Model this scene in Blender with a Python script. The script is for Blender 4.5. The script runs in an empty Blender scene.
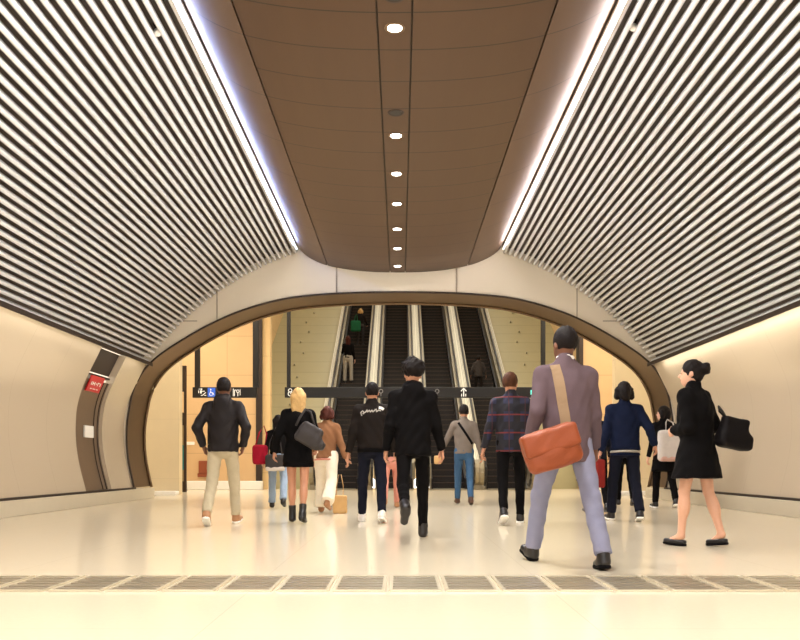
import bpy, bmesh, math, random
import numpy as np
from mathutils import Vector, Matrix

random.seed(7)
scene = bpy.context.scene
COL = scene.collection
F, HY, CAMH = 830.0, 465.0, 0.75          # focal length in pixels, horizon row, camera height


def W(px, py, d):
    """point that a pixel of the photograph shows at depth d"""
    return Vector(((px - 400) * d / F, d, CAMH + (HY - py) * d / F))


# ------------------------------------------------------------------ materials
def lin(c):
    return tuple((v / 255 / 12.92) if v / 255 <= .04045 else ((v / 255 + .055) / 1.055) ** 2.4 for v in c)


MATS = {}


def mat(name, rgb, rough=.6, metal=0., noise=0., nscale=8., bump=0., bscale=60., coat=0., spec=.5, stretch=None, emit=None):
    if name in MATS:
        return MATS[name]
    m = bpy.data.materials.new(name)
    m.use_nodes = True
    nt = m.node_tree
    b = nt.nodes['Principled BSDF']
    c = lin(rgb)
    b.inputs['Base Color'].default_value = (*c, 1)
    b.inputs['Roughness'].default_value = rough
    b.inputs['Metallic'].default_value = metal
    b.inputs['Specular IOR Level'].default_value = spec
    b.inputs['Coat Weight'].default_value = coat
    b.inputs['Coat Roughness'].default_value = .12
    if noise or bump:
        tc = nt.nodes.new('ShaderNodeTexCoord')
        mp = nt.nodes.new('ShaderNodeMapping')
        nt.links.new(tc.outputs['Object'], mp.inputs[0])
        if stretch:
            mp.inputs['Scale'].default_value = stretch
    if noise:
        n = nt.nodes.new('ShaderNodeTexNoise')
        n.inputs['Scale'].default_value = nscale
        n.inputs['Detail'].default_value = 4
        nt.links.new(mp.outputs[0], n.inputs['Vector'])
        r = nt.nodes.new('ShaderNodeMapRange')
        r.inputs['To Min'].default_value = 1 - noise
        r.inputs['To Max'].default_value = 1 + noise
        nt.links.new(n.outputs['Fac'], r.inputs['Value'])
        mx = nt.nodes.new('ShaderNodeVectorMath')
        mx.operation = 'SCALE'
        mx.inputs[0].default_value = c
        nt.links.new(r.outputs[0], mx.inputs['Scale'])
        nt.links.new(mx.outputs[0], b.inputs['Base Color'])
    if bump:
        n2 = nt.nodes.new('ShaderNodeTexNoise')
        n2.inputs['Scale'].default_value = bscale
        nt.links.new(mp.outputs[0], n2.inputs['Vector'])
        bp = nt.nodes.new('ShaderNodeBump')
        bp.inputs['Strength'].default_value = bump
        bp.inputs['Distance'].default_value = .01
        nt.links.new(n2.outputs['Fac'], bp.inputs['Height'])
        nt.links.new(bp.outputs[0], b.inputs['Normal'])
    if emit:
        b.inputs['Emission Color'].default_value = (*emit[0], 1)
        b.inputs['Emission Strength'].default_value = emit[1]
    MATS[name] = m
    return m


def line_mat(name, rgb, specs, dark=.55, **kw):
    """a surface with joint lines; specs: (axis, period, offset, width) in object space"""
    m = mat(name, rgb, **kw)
    nt = m.node_tree
    b = nt.nodes['Principled BSDF']
    tc = nt.nodes.new('ShaderNodeTexCoord')
    sx = nt.nodes.new('ShaderNodeSeparateXYZ')
    nt.links.new(tc.outputs['Object'], sx.inputs[0])

    def M(op, a, bb=None):
        n = nt.nodes.new('ShaderNodeMath')
        n.operation = op
        for i, v in enumerate((a, bb)):
            if v is None:
                continue
            if isinstance(v, (int, float)):
                n.inputs[i].default_value = v
            else:
                nt.links.new(v, n.inputs[i])
        return n.outputs[0]
    tot = None
    for ax, per, off, wid in specs:
        v = M('ADD', sx.outputs[ax], 100 * per - off)
        v = M('MODULO', v, per)
        v = M('LESS_THAN', v, wid)
        tot = v if tot is None else M('MAXIMUM', tot, v)
    fac = M('SUBTRACT', 1.0, M('MULTIPLY', tot, dark))
    src = b.inputs['Base Color']
    sc = nt.nodes.new('ShaderNodeVectorMath')
    sc.operation = 'SCALE'
    if src.is_linked:
        nt.links.new(src.links[0].from_socket, sc.inputs[0])
    else:
        sc.inputs[0].default_value = lin(rgb)
    nt.links.new(fac, sc.inputs['Scale'])
    nt.links.new(sc.outputs[0], src)
    return m


# ------------------------------------------------------------------ objects
def link(name, me, m=None, parent=None, smooth=False, loc=None):
    o = bpy.data.objects.new(name, me)
    COL.objects.link(o)
    if m is not None and me is not None:
        for q in (m if isinstance(m, (list, tuple)) else [m]):
            me.materials.append(q)
    if parent is not None:
        o.parent = parent
    if loc is not None:
        o.location = loc
    if smooth:
        me.polygons.foreach_set('use_smooth', [True] * len(me.polygons))
    return o


def empty(name, loc=(0, 0, 0), rz=0.):
    o = bpy.data.objects.new(name, None)
    o.empty_display_size = .1
    COL.objects.link(o)
    o.location = loc
    o.rotation_euler = (0, 0, rz)
    return o


def tag(o, label=None, cat=None, group=None, kind=None):
    if label:
        o['label'] = label
    if cat:
        o['category'] = cat
    if group:
        o['group'] = group
    if kind:
        o['kind'] = kind
    return o


class MB:
    """collects shapes into ONE mesh"""

    def __init__(self):
        self.v, self.f, self.mi = [], [], []

    def add(self, vs, fs, mi=0):
        n = len(self.v)
        self.v += [tuple(p) for p in vs]
        self.f += [tuple(i + n for i in f) for f in fs]
        self.mi += [mi] * len(fs)
        return self

    def box(self, a, b, mi=0):
        (x0, y0, z0), (x1, y1, z1) = a, b
        vs = [(x0, y0, z0), (x1, y0, z0), (x1, y1, z0), (x0, y1, z0), (x0, y0, z1), (x1, y0, z1), (x1, y1, z1), (x0, y1, z1)]
        return self.add(vs, [(0, 3, 2, 1), (4, 5, 6, 7), (0, 1, 5, 4), (1, 2, 6, 5), (2, 3, 7, 6), (3, 0, 4, 7)], mi)

    def prism_x(self, poly, x0, x1, mi=0):
        n = len(poly)
        vs = [(x0, y, z) for y, z in poly] + [(x1, y, z) for y, z in poly]
        fs = [tuple(range(n)), tuple(range(2 * n - 1, n - 1, -1))]
        fs += [(i, i + n, (i + 1) % n + n, (i + 1) % n) for i in range(n)]
        return self.add(vs, fs, mi)

    def prism_y(self, poly, y0, y1, mi=0):
        n = len(poly)
        vs = [(x, y0, z) for x, z in poly] + [(x, y1, z) for x, z in poly]
        fs = [tuple(range(n)), tuple(range(2 * n - 1, n - 1, -1))]
        fs += [(i, i + n, (i + 1) % n + n, (i + 1) % n) for i in range(n)]
        return self.add(vs, fs, mi)

    def disc(self, c, r, z0, z1, n=24, mi=0):
        vs = [(c[0] + r * math.cos(2 * math.pi * i / n), c[1] + r * math.sin(2 * math.pi * i / n), z) for z in (z0, z1) for i in range(n)]
        return self.add(vs, [tuple(range(n)), tuple(range(2 * n - 1, n - 1, -1))] + [(i, (i + 1) % n, (i + 1) % n + n, i + n) for i in range(n)], mi)

    def tube(self, pts, r, n=8, mi=0, caps=True):
        pts = [Vector(p) for p in pts]
        rings = []
        for i, p in enumerate(pts):
            t = (pts[min(i + 1, len(pts) - 1)] - pts[max(i - 1, 0)]).normalized()
            a = t.cross(Vector((0, 0, 1)) if abs(t.z) < .9 else Vector((1, 0, 0))).normalized()
            b = t.cross(a)
            rr = r[i] if isinstance(r, (list, tuple)) else r
            rings.append([p + a * rr * math.cos(2 * math.pi * k / n) + b * rr * math.sin(2 * math.pi * k / n) for k in range(n)])
        vs = [q for g in rings for q in g]
        fs = [(i * n + k, i * n + (k + 1) % n, (i + 1) * n + (k + 1) % n, (i + 1) * n + k) for i in range(len(pts) - 1) for k in range(n)]
        if caps:
            fs += [tuple(range(n))[::-1], tuple((len(pts) - 1) * n + k for k in range(n))]
        return self.add(vs, fs, mi)

    def strip(self, A, B, mi=0):
        n = len(A)
        return self.add(list(A) + list(B), [(i, i + 1, n + i + 1, n + i) for i in range(n - 1)], mi)

    def mesh(self, name):
        me = bpy.data.meshes.new(name)
        me.from_pydata(self.v, [], self.f)
        me.polygons.foreach_set('material_index', self.mi)
        me.validate()
        bm = bmesh.new()
        bm.from_mesh(me)
        bmesh.ops.recalc_face_normals(bm, faces=bm.faces)
        bm.to_mesh(me)
        bm.free()
        return me

    def build(self, name, m, parent=None, smooth=False, loc=None, bevel=0.):
        o = link(name, self.mesh(name), m, parent, smooth, loc)
        if bevel:
            md = o.modifiers.new('b', 'BEVEL')
            md.width = bevel
            md.segments = 2
        return o


def spline(pts, n=8):
    """Catmull-Rom through 2-D points"""
    P = [Vector((p[0], p[1])) for p in pts]
    P = [2 * P[0] - P[1]] + P + [2 * P[-1] - P[-2]]
    out = []
    for i in range(1, len(P) - 2):
        for k in range(n):
            t = k / n
            a, b, c, d = P[i - 1:i + 3]
            out.append(.5 * ((2 * b) + (c - a) * t + (2 * a - 5 * b + 4 * c - d) * t * t + (3 * b - a - 3 * c + d) * t ** 3))
    out.append(P[-2])
    return [(p.x, p.y) for p in out]


# ------------------------------------------------------------------ palette
M_floor = line_mat('polished_terrazzo', (222, 210, 186), [(0, 1.8, .9, .006), (1, 1.8, .2, .006)], dark=.12, rough=.16, noise=.03, nscale=30, spec=.5)
M_wall = line_mat('glazed_cream_panel', (206, 190, 166), [(1, 1.36, .3, .006)], dark=.18, rough=.2, coat=.6)
M_plinth = mat('cream_stone', (202, 192, 170), rough=.4, noise=.03)
M_slat = mat('slat_white', (247, 247, 250), rough=.3, coat=.4)
M_back = mat('vault_backing', (96, 86, 80), rough=.8)
M_face = mat('portal_plaster', (226, 216, 198), rough=.5)
M_seam = mat('panel_seam', (120, 104, 86), rough=.8)  # darker strips that draw the joints of the portal face
M_bronze = line_mat('bronze_sheet', (78, 56, 38), [(1, .68, .07, .02)], dark=.75, rough=.46, metal=.5, noise=.10, nscale=1.2, stretch=(5, .15, 1))
M_flank = line_mat('bronze_flank_lit', (88, 66, 49), [(1, 1.36, .07, .02)], dark=.6, rough=.5, metal=.3, noise=.06, nscale=1.2)  # same bronze, lightened and less metallic so the edge glow looks wider
M_bronze2 = mat('bronze_rim', (112, 90, 66), rough=.42, metal=.6, noise=.06, nscale=3)
M_bronze3 = mat('bronze_panel', (128, 108, 88), rough=.45, metal=.5, noise=.06, nscale=6)
M_dark = mat('dark_bronze', (52, 40, 34), rough=.5, metal=.3)
M_black = mat('black_powdercoat', (13, 11, 12), rough=.45)
M_sand = line_mat('sandstone', (206, 172, 128), [(2, 1.2, 1.1, .02), (0, 2.1, .98, .02)], dark=.25, rough=.7, noise=.07, nscale=1.5)
M_cream2 = line_mat('pale_stone', (216, 198, 162), [(2, 1.5, .4, .01)], dark=.12, rough=.6, noise=.05, nscale=3)
M_deck = line_mat('escalator_deck_stone', (180, 172, 134), [(1, .9, .2, .03)], dark=.3, rough=.45, noise=.05, nscale=2)
M_shaft = line_mat('shaft_stone', (222, 190, 138), [(1, 1.5, .3, .02), (2, 1.2, .5, .02)], dark=.2, rough=.7, noise=.05)
M_steel = mat('brushed_steel', (186, 182, 168), rough=.35, metal=.8)
M_steelb = mat('bright_deck', (226, 220, 200), rough=.45, metal=.2)
M_steeld = mat('dull_steel', (150, 140, 118), rough=.4, metal=.6)
M_rubber = mat('black_rubber', (24, 22, 22), rough=.4)
M_riser = mat('step_riser', (22, 14, 12), rough=.5, metal=.2)
M_nose = mat('step_nose', (66, 50, 42), rough=.45, metal=.3)
M_lamp = mat('lamp_glow', (255, 250, 240), emit=((1, .96, .88), 14))
M_ledL = mat('led_cool', (250, 250, 255), emit=((.85, .92, 1), 1.3))
M_ledR = mat('led_warm', (255, 250, 245), emit=((1, .96, .94), 1.3))
M_ledW = mat('led_wash', (255, 250, 240), emit=((1, .92, .8), 1.2))
M_white = mat('white_paint', (240, 238, 232), rough=.5)
M_red = mat('sign_red', (196, 24, 34), rough=.4)
M_blue = mat('sign_blue', (40, 90, 200), rough=.4, emit=((.05, .14, .6), .5))
M_pict = mat('sign_white', (235, 235, 230), rough=.5, emit=((1, 1, 1), .25))
M_teal = mat('sign_teal', (90, 220, 205), rough=.4, emit=((.2, .85, .75), .8))
M_grate = mat('grate_steel', (190, 180, 162), rough=.3, metal=.75)
M_gratef = mat('grate_frame', (214, 204, 180), rough=.3, metal=.4)
M_drain = mat('drain_dark', (120, 108, 92), rough=.6)


# ------------------------------------------------------------------ the tunnel
Y0, YP, YQ = -7.0, 17.8, 18.95            # open end behind the camera, portal front, portal back
WALLP = spline([(5.73, .27), (5.88, .9), (5.92, 1.5), (5.82, 2.1), (5.43, 2.93)], 6)
ARCH = [(0, 4.46), (1.1, 4.435), (2.10, 4.365), (2.75, 4.25), (3.5, 4.02), (4.14, 3.73), (4.78, 3.36), (5.2, 3.07), (5.49, 2.78), (5.70, 2.4), (5.79, 2.05), (5.86, 1.5), (5.83, .9), (5.70, .265)]
ARCHS = spline(ARCH, 5)
ARCHF = [(-x, z) for x, z in ARCHS[::-1]] + ARCHS[1:]           # left foot -> crown -> right foot

o = MB().box((-10, Y0, -.1), (10, 27, 0)).build('floor', M_floor)
tag(o, kind='structure')

NY0, NY1 = 15.15, 16.5                   # niche in the left wall


def wall_piece(mb, sx, y0, y1, off=0.):
    A = [(sx * (x + off), y0, z) for x, z in WALLP]
    B = [(sx * (x + off), y1, z) for x, z in WALLP]
    mb.strip(A, B)


wl = MB()
for sgn, name in ((-1, 'wall_left'), (1, 'wall_right')):
    mb = MB()
    if sgn < 0:
        for a, b in ((Y0, NY0), (NY1, YP)):
            wall_piece(mb, sgn, a, b)
            for yy in (a, b):             # returns of the panels
                if yy in (NY0, NY1):
                    mb.strip([(sgn * x, yy, z) for x, z in WALLP], [(sgn * (x + .16), yy, z) for x, z in WALLP])
    else:
        wall_piece(mb, sgn, Y0, YP)
    o = mb.build(name, M_wall, smooth=True)
    md = o.modifiers.new('s', 'EDGE_SPLIT')
    tag(o, kind='structure')
    # plinth
    p = MB()
    x0, x1 = sgn * 5.60, sgn * 6.3
    p.box((min(x0, x1), Y0, 0), (max(x0, x1), YQ, .235))
    o = p.build('baseboard_left' if sgn < 0 else 'baseboard_right', M_plinth, bevel=.01)
    tag(o, kind='structure')
    o2 = MB().box((min(sgn * 5.66, x1), Y0, .235), (max(sgn * 5.66, x1), YP, .272)).build('shadow_gap', M_dark, o)

# niche recess: bronze lining that follows the curve of the wall
mb = MB()
low = [p for p in WALLP if p[1] < 2.5]
wl_ = [(-(x + .07), z) for x, z in low]
mb.strip([(x, NY0, z) for x, z in wl_], [(x, NY1, z) for x, z in wl_])
niche = empty('wall_niche', (-5.9, (NY0 + NY1) / 2, .27))
tag(niche, 'curved bronze lined niche let into the cream wall near the portal', 'wall niche')
lo = mb.build('lining_panel', M_bronze3, niche, smooth=True)
lo.matrix_parent_inverse = Matrix.Translation(-niche.location)
hi = [p for p in WALLP if p[1] >= 2.4]
mb = MB().strip([(-(x + .15), NY0, z) for x, z in hi], [(-(x + .15), NY1, z) for x, z in hi])
mb.box((-6.1, NY0, 2.43), (-5.77, NY1, 2.47))
o = mb.build('upper_recess', M_dark, niche)
o.matrix_parent_inverse = Matrix.Translation(-niche.location)


def xin(z):                               # half width of the wall at a height
    for (a, za), (b, zb) in zip(WALLP, WALLP[1:]):
        if za <= z <= zb:
            return a + (b - a) * (z - za) / (zb - za)
    return 5.7


for yy in (NY0 + .12, NY1 - .3, NY1 - .1):
    pts = [(-(x + .065), yy, z) for x, z in low]
    mb = MB().tube(pts, .012, 6)
    o = mb.build('trim_line', M_dark, niche)
    o.matrix_parent_inverse = Matrix.Translation(-niche.location)

# signs in the niche
def niche_plate(py0, py1, y0, y1, name, m, label, cat, marks=None):
    z0, z1 = CAMH + (HY - py1) * 15.6 / F, CAMH + (HY - py0) * 15.6 / F
    xa, xb = -(xin(z0) + .03), -(xin(z1) + .03)
    e = empty(name, (xa, (y0 + y1) / 2, z0))
    tag(e, label, cat)
    inv = Matrix.Translation(-e.location)
    mb = MB().add([(xa, y0, z0), (xa, y1, z0), (xb, y1, z1), (xb, y0, z1), (xa - .03, y0, z0), (xa - .03, y1, z0), (xb - .03, y1, z1), (xb - .03, y0, z1)],
                  [(0, 1, 2, 3), (4, 7, 6, 5), (0, 4, 5, 1), (1, 5, 6, 2), (2, 6, 7, 3), (3, 7, 4, 0)])
    p = mb.build('plate', m, e)
    p.matrix_parent_inverse = inv
    if marks:
        mb = MB()
        for (u0, v0, u1, v1) in marks:
            def P(u, v, k=.004):
                return (xa + (xb - xa) * v + k, y0 + (y1 - y0) * u, z0 + (z1 - z0) * v)
            mb.add([P(u0, v0), P(u1, v0), P(u1, v1), P(u0, v1)], [(0, 1, 2, 3)])
        q = mb.build('lettering', M_white, e)
        q.matrix_parent_inverse = inv
    return e


mk = [(.14, .40, .20, .62), (.24, .40, .30, .62), (.30, .48, .38, .54), (.38, .40, .44, .62), (.50, .46, .56, .56), (.60, .40, .66, .62), (.66, .56, .76, .62), (.80, .40, .86, .62), (.2, .14, .34, .2), (.4, .14, .6, .2), (.66, .14, .8, .2)]
niche_plate(376, 391, 15.42, 16.08, 'fire_sign', M_red, 'red sign with white lettering high in the bronze niche', 'sign', mk)
niche_plate(425, 437, 15.68, 16.12, 'notice_plate', M_white, 'small white square notice in the middle of the bronze niche', 'notice')

# vault: backing shell with slats
def circ3(a, b, c):
    (x1, y1), (x2, y2), (x3, y3) = a, b, c
    d = 2 * (x1 * (y2 - y3) + x2 * (y3 - y1) + x3 * (y1 - y2))
    ux = ((x1 * x1 + y1 * y1) * (y2 - y3) + (x2 * x2 + y2 * y2) * (y3 - y1) + (x3 * x3 + y3 * y3) * (y1 - y2)) / d
    uy = ((x1 * x1 + y1 * y1) * (x3 - x2) + (x2 * x2 + y2 * y2) * (x1 - x3) + (x3 * x3 + y3 * y3) * (x2 - x1)) / d
    return ux, uy, math.hypot(x1 - ux, y1 - uy)


cx, cz, R = circ3((5.40, 2.98), (3.93, 4.44), (2.24, 5.30))
a0, a1 = math.atan2(2.98 - cz, 5.40 - cx), math.atan2(5.30 - cz, 2.24 - cx)
NS = 36
shell = []
RB = R + .13
da = .02
angs = [a0 - da + (a1 + .12 - a0 + da) * i / 24 for i in range(25)]
prof = [(cx + RB * math.cos(a), cz + RB * math.sin(a)) for a in angs]
prof = prof + [(0, 5.95)]
prof = prof + [(-x, z) for x, z in prof[::-1][1:]]
mb = MB().strip([(x, Y0, z) for x, z in prof], [(x, YP, z) for x, z in prof])
mb.strip([(x * 1.03, Y0, z + .12) for x, z in prof], [(x * 1.03, YP, z + .12) for x, z in prof])
ceil = mb.build('ceiling', M_back, smooth=True)
tag(ceil, kind='structure')

slat_me = None
for sgn in (-1, 1):
    for i in range(NS):
        a = a0 + (a1 - a0) * i / (NS - 1)
        if slat_me is None:
            w, d = .029, .06            # half width, depth
            pr = [(w, d)]
            for k in range(11):
                t = math.pi * k / 10
                pr.append((w * math.cos(t), -w * .9 * math.sin(t)))
            pr.append((-w, d))
            slat_me = MB().prism_y(pr, Y0, YP - .05).mesh('slat')
            slat_me.materials.append(M_slat)
            slat_me.polygons.foreach_set('use_smooth', [len(p.vertices) == 4 for p in slat_me.polygons])
        o = bpy.data.objects.new('slat', slat_me)
        COL.objects.link(o)
        o.parent = ceil
        # local +Z points outwards
        o.location = (sgn * (cx + R * math.cos(a)), 0, cz + R * math.sin(a))
        o.rotation_euler = (0, sgn * (math.pi / 2 - a), 0)

# end-wall of the tunnel with the arch
def outer(p):
    x, z = p
    return (x * 1.25 + (0.9 if x > 0 else -.9 if x < 0 else 0), z + (2.2 if z > .3 else 0))


mb = MB()
for yy in (YP, YQ):
    mb.strip([(x, yy, z) for x, z in ARCHF], [(outer((x, z))[0], yy, outer((x, z))[1]) for x, z in ARCHF])
o = mb.build('wall_far', M_face)
tag(o, kind='structure')
sm = MB()
for px in (217, 577):
    xx = (px - 400) * YP / F
    t = min(ARCHS, key=lambda q: abs(q[0] - abs(xx)))
    sm.box((xx - .008, YP - .004, t[1]), (xx + .008, YP, 5.2))
for px in (336.6, 456.5):
    xx = (px - 400) * YP / F
    t = min(ARCHS, key=lambda q: abs(q[0] - abs(xx)))
    sm.box((xx - .014, YP - .004, t[1]), (xx - .004, YP, 5.2))
    sm.box((xx + .004, YP - .004, t[1]), (xx + .014, YP, 5.2))
zz = CAMH + (HY - 321) * YP / F
for sgn in (-1, 1):
    sm.box((min(sgn * 4.35, sgn * 5.6), YP - .004, zz - .008), (max(sgn * 4.35, sgn * 5.6), YP, zz + .008))
sm.build('panel_joints', M_seam, o)
# bronze reveal and its rim
mb = MB().strip([(x, YP - .02, z) for x, z in ARCHF], [(x, YQ + .02, z) for x, z in ARCHF])
inn = [(x * .997, z - .012 if abs(x) < 5 else z) for x, z in ARCHF]
o = mb.build('trim_1', M_bronze2, smooth=True)
tag(o, kind='structure')
MB().tube([(x, YP - .01, z) for x, z in ARCHF], .022, 8).build('rim_bead', M_dark, o, smooth=True)
MB().tube([(x * .995, YQ, z - .02) for x, z in ARCHF], .03, 8).build('rim_bead', M_bronze2, o, smooth=True)

# ------------------------------------------------------------------ bronze canopy
CX = -.05
SEC = spline([(0, 4.87), (.5, 4.882), (1.0, 4.925), (1.46, 5.01), (1.74, 5.11), (1.95, 5.23), (2.09, 5.36), (2.155, 5.50)], 6)


def sec_part(u0, u1):
    pts = [(x, z) for x, z in SEC if u0 < x < u1]

    def at(u):
        for (a, za), (b, zb) in zip(SEC, SEC[1:]):
            if a <= u <= b:
                return (u, za + (zb - za) * (u - a) / (b - a))
        return SEC[-1]
    return [at(u0)] + pts + [at(u1)]


canopy = empty('ceiling_canopy', (CX, YP - .1, 4.87))
tag(canopy, 'long bronze curved ceiling canopy running down the middle of the vault', 'ceiling canopy')
inv = Matrix.Translation(-canopy.location)


def canopy_piece(name, pts, m):
    up = [(x, z + .02) for x, z in pts]
    poly = pts + up[::-1]
    mb = MB().prism_y([(CX + x, z) for x, z in poly], Y0, YP - .03)
    o = mb.build(name, m, canopy)
    me = o.data
    me.polygons.foreach_set('use_smooth', [len(p.vertices) == 4 for p in me.polygons])
    o.modifiers.new('s', 'EDGE_SPLIT').split_angle = math.radians(40)
    o.matrix_parent_inverse = inv


c_ = sec_part(0, .152)
canopy_piece('centre_strip', [(-x, z) for x, z in c_[::-1]] + c_[1:], M_bronze)
for sgn in (-1, 1):
    for nm, a, b in (('belly_panel', .170, 1.487), ('flank_panel', 1.506, 2.155)):
        pts = sec_part(a, b)
        pts = [(sgn * (x + (.095 * max(0, x - 1.503) / .65 if sgn > 0 else 0)), z) for x, z in pts]
        canopy_piece(nm, pts, M_flank if nm == 'flank_panel' else M_bronze)
bk = [(x, z + .035) for x, z in sec_part(0, 2.05)]
canopy_piece('backing', [(-x, z) for x, z in bk[::-1]] + bk[1:], M_dark)

# downlights in the centre strip
lit = [(7.83, 1), (10.39, 1), (11.75, 1), (13.1, 1), (14.5, 1), (15.8, 1), (17.2, 1), (7.3, 0), (9.71, 0)]
names = {7.83: 'nearest the viewer, first in the row', 10.39: 'second lit one in the row', 11.75: 'third lit one in the row', 13.1: 'fourth lit one in the row', 14.5: 'fifth lit one in the row', 15.8: 'sixth lit one in the row', 17.2: 'last one above the portal'}
for y, on in lit + [(6.4, 1), (5.0, 1), (3.6, 1), (2.2, 1), (.8, 1), (-.6, 1), (-2., 1), (-3.4, 1)]:
    d = empty('downlight' if on else 'unlit_fitting', (CX, y, 4.868))
    lab = ('round lit downlight in the canopy strip, ' + names.get(y, 'overhead towards the open end')) if on else (
        'dark unlit round fitting just in front of the first downlight' if y < 8 else 'dark unlit round fitting between first and second downlight')
    if y < 7:
        tag(d, 'round lit downlight in the canopy strip overhead, out of the picture', 'downlight', 'downlights behind the picture edge')
    elif on:
        tag(d, lab, 'downlight', 'downlights in the canopy strip')
    else:
        tag(d, lab, 'ceiling fitting')
    n = 28
    ring = MB()
    vs, fs = [], []
    for rr, z in ((.068, .004), (.09, -.006), (.098, .004)):
        vs += [(rr * math.cos(2 * math.pi * k / n), rr * math.sin(2 * math.pi * k / n), z) for k in range(n)]
    for q in range(2):
        fs += [(q * n + k, q * n + (k + 1) % n, (q + 1) * n + (k + 1) % n, (q + 1) * n + k) for k in range(n)]
    ring.add(vs, fs)
    ring.build('trim_ring', M_bronze2 if on else M_dark, d, smooth=True)
    MB().disc((0, 0), .068, -.001, .006, n).build('lens', M_lamp if on else M_black, d)
    if on:
        L = bpy.data.lights.new('downlight_lamp', 'SPOT')
        L.energy = 310 if y < 17 else 60
        L.spot_size = math.radians(140)
        L.spot_blend = .8
        L.shadow_soft_size = .08
        L.color = (1, .95, .87)
        lo = bpy.data.objects.new('downlight_lamp', L)
        COL.objects.link(lo)
        lo.location = (CX, y, 4.84)

# linear lights along the canopy edges and at the foot of the slats
for sgn in (-1, 1):
    e = empty('linear_light', (sgn * 2.20, YP - .1, 5.33))
    tag(e, ('cool' if sgn < 0 else 'warm') + ' white linear light along the ' + ('bluish' if sgn < 0 else 'pinkish') + ' edge of the bronze canopy', 'linear light')
    inv = Matrix.Translation(-e.location)
    xs = sgn * 2.205
    b = MB().box((xs - .016, Y0, 5.352), (xs + .016, YP - .06, 5.372)).build('diffuser', M_ledL if sgn < 0 else M_ledR, e)
    b.matrix_parent_inverse = inv
    h = MB().box((xs - .02, Y0, 5.372), (xs + .02, YP - .06, 5.40)).build('housing', M_white, e)
    h.matrix_parent_inverse = inv
    L = bpy.data.lights.new('edge_lamp', 'AREA')
    L.shape = 'RECTANGLE'
    L.size, L.size_y = .04, 24
    L.energy = 110
    L.color = (1, .96, .92)
    lo = bpy.data.objects.new('edge_lamp', L)
    COL.objects.link(lo)
    lo.location = (sgn * 2.19, 5.2, 5.34)
    lo.rotation_euler = (0, -sgn * math.radians(56), 0)
    L = bpy.data.lights.new('flank_lamp', 'AREA')
    L.shape = 'RECTANGLE'
    L.size, L.size_y = .02, 24
    L.energy = 130 if sgn < 0 else 95
    L.color = (.28, .44, 1) if sgn < 0 else (1, .86, .86)
    lo = bpy.data.objects.new('flank_lamp', L)
    COL.objects.link(lo)
    lo.location = (sgn * 2.215, 5.2, 5.275)
    lo.rotation_euler = (0, sgn * math.radians(95), 0)

    e = empty('wall_washer', (sgn * 5.36, YP - .1, 2.9))
    tag(e, 'thin linear wall washer under the lowest slat above the ' + ('wall with the red sign' if sgn < 0 else 'plain wall behind the woman'), 'linear light')
    inv = Matrix.Translation(-e.location)
    xs = sgn * 5.33
    xi = xs - sgn * .04
    b = MB().box((xs - .03, Y0, 2.90), (xs + .03, YP - .06, 2.93)).box((xi - .008, Y0, 2.855), (xi + .008, YP - .06, 2.93)).build('housing', M_dark, e)
    b.matrix_parent_inverse = inv
    b = MB().box((xs - .015, Y0, 2.895), (xs + .015, YP - .06, 2.90)).build('diffuser', M_ledW, e)
    b.matrix_parent_inverse = inv
    L = bpy.data.lights.new('wash_lamp', 'AREA')
    L.shape = 'RECTANGLE'
    L.size, L.size_y = .03, 24
    L.energy = 25 if sgn < 0 else 85
    L.color = (1, .92, .8)
    lo = bpy.data.objects.new('wash_lamp', L)
    COL.objects.link(lo)
    lo.location = (xs, 5.2, 2.885)
    lo.rotation_euler = (0, -sgn * math.radians(25), 0)
    L = bpy.data.lights.new('vault_fill', 'AREA')  # added fill without a fitting, aimed across to brighten the opposite slats
    L.shape = 'RECTANGLE'
    L.size, L.size_y = .03, 24
    L.energy = 310
    L.spread = math.radians(60)
    L.color = (1, .98, .96)
    lo = bpy.data.objects.new('vault_fill', L)
    COL.objects.link(lo)
    lo.location = (sgn * 5.26, 5.2, 2.915)
    lo.rotation_euler = (0, sgn * math.radians(103), 0)

# sprinkler heads between the slats
for px, py, lab in ((157, 31, 'white sprinkler head among the slats beside the cool linear light'), (634, 26, 'white sprinkler head among the slats beside the warm linear light')):
    d = 8.6
    p = W(px, py, d)
    s = empty('sprinkler_head', p)
    tag(s, lab, 'sprinkler')
    out = Vector((p.x - math.copysign(cx, p.x), 0, p.z - cz)).normalized()
    MB().tube([out * -.02, out * .16], .012, 8).build('pipe', M_dark, s)
    MB().tube([out * -.05, out * -.035, out * -.01, out * .02], [.02, .042, .045, .02], 12).build('cap', M_white, s, smooth=True)

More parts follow.
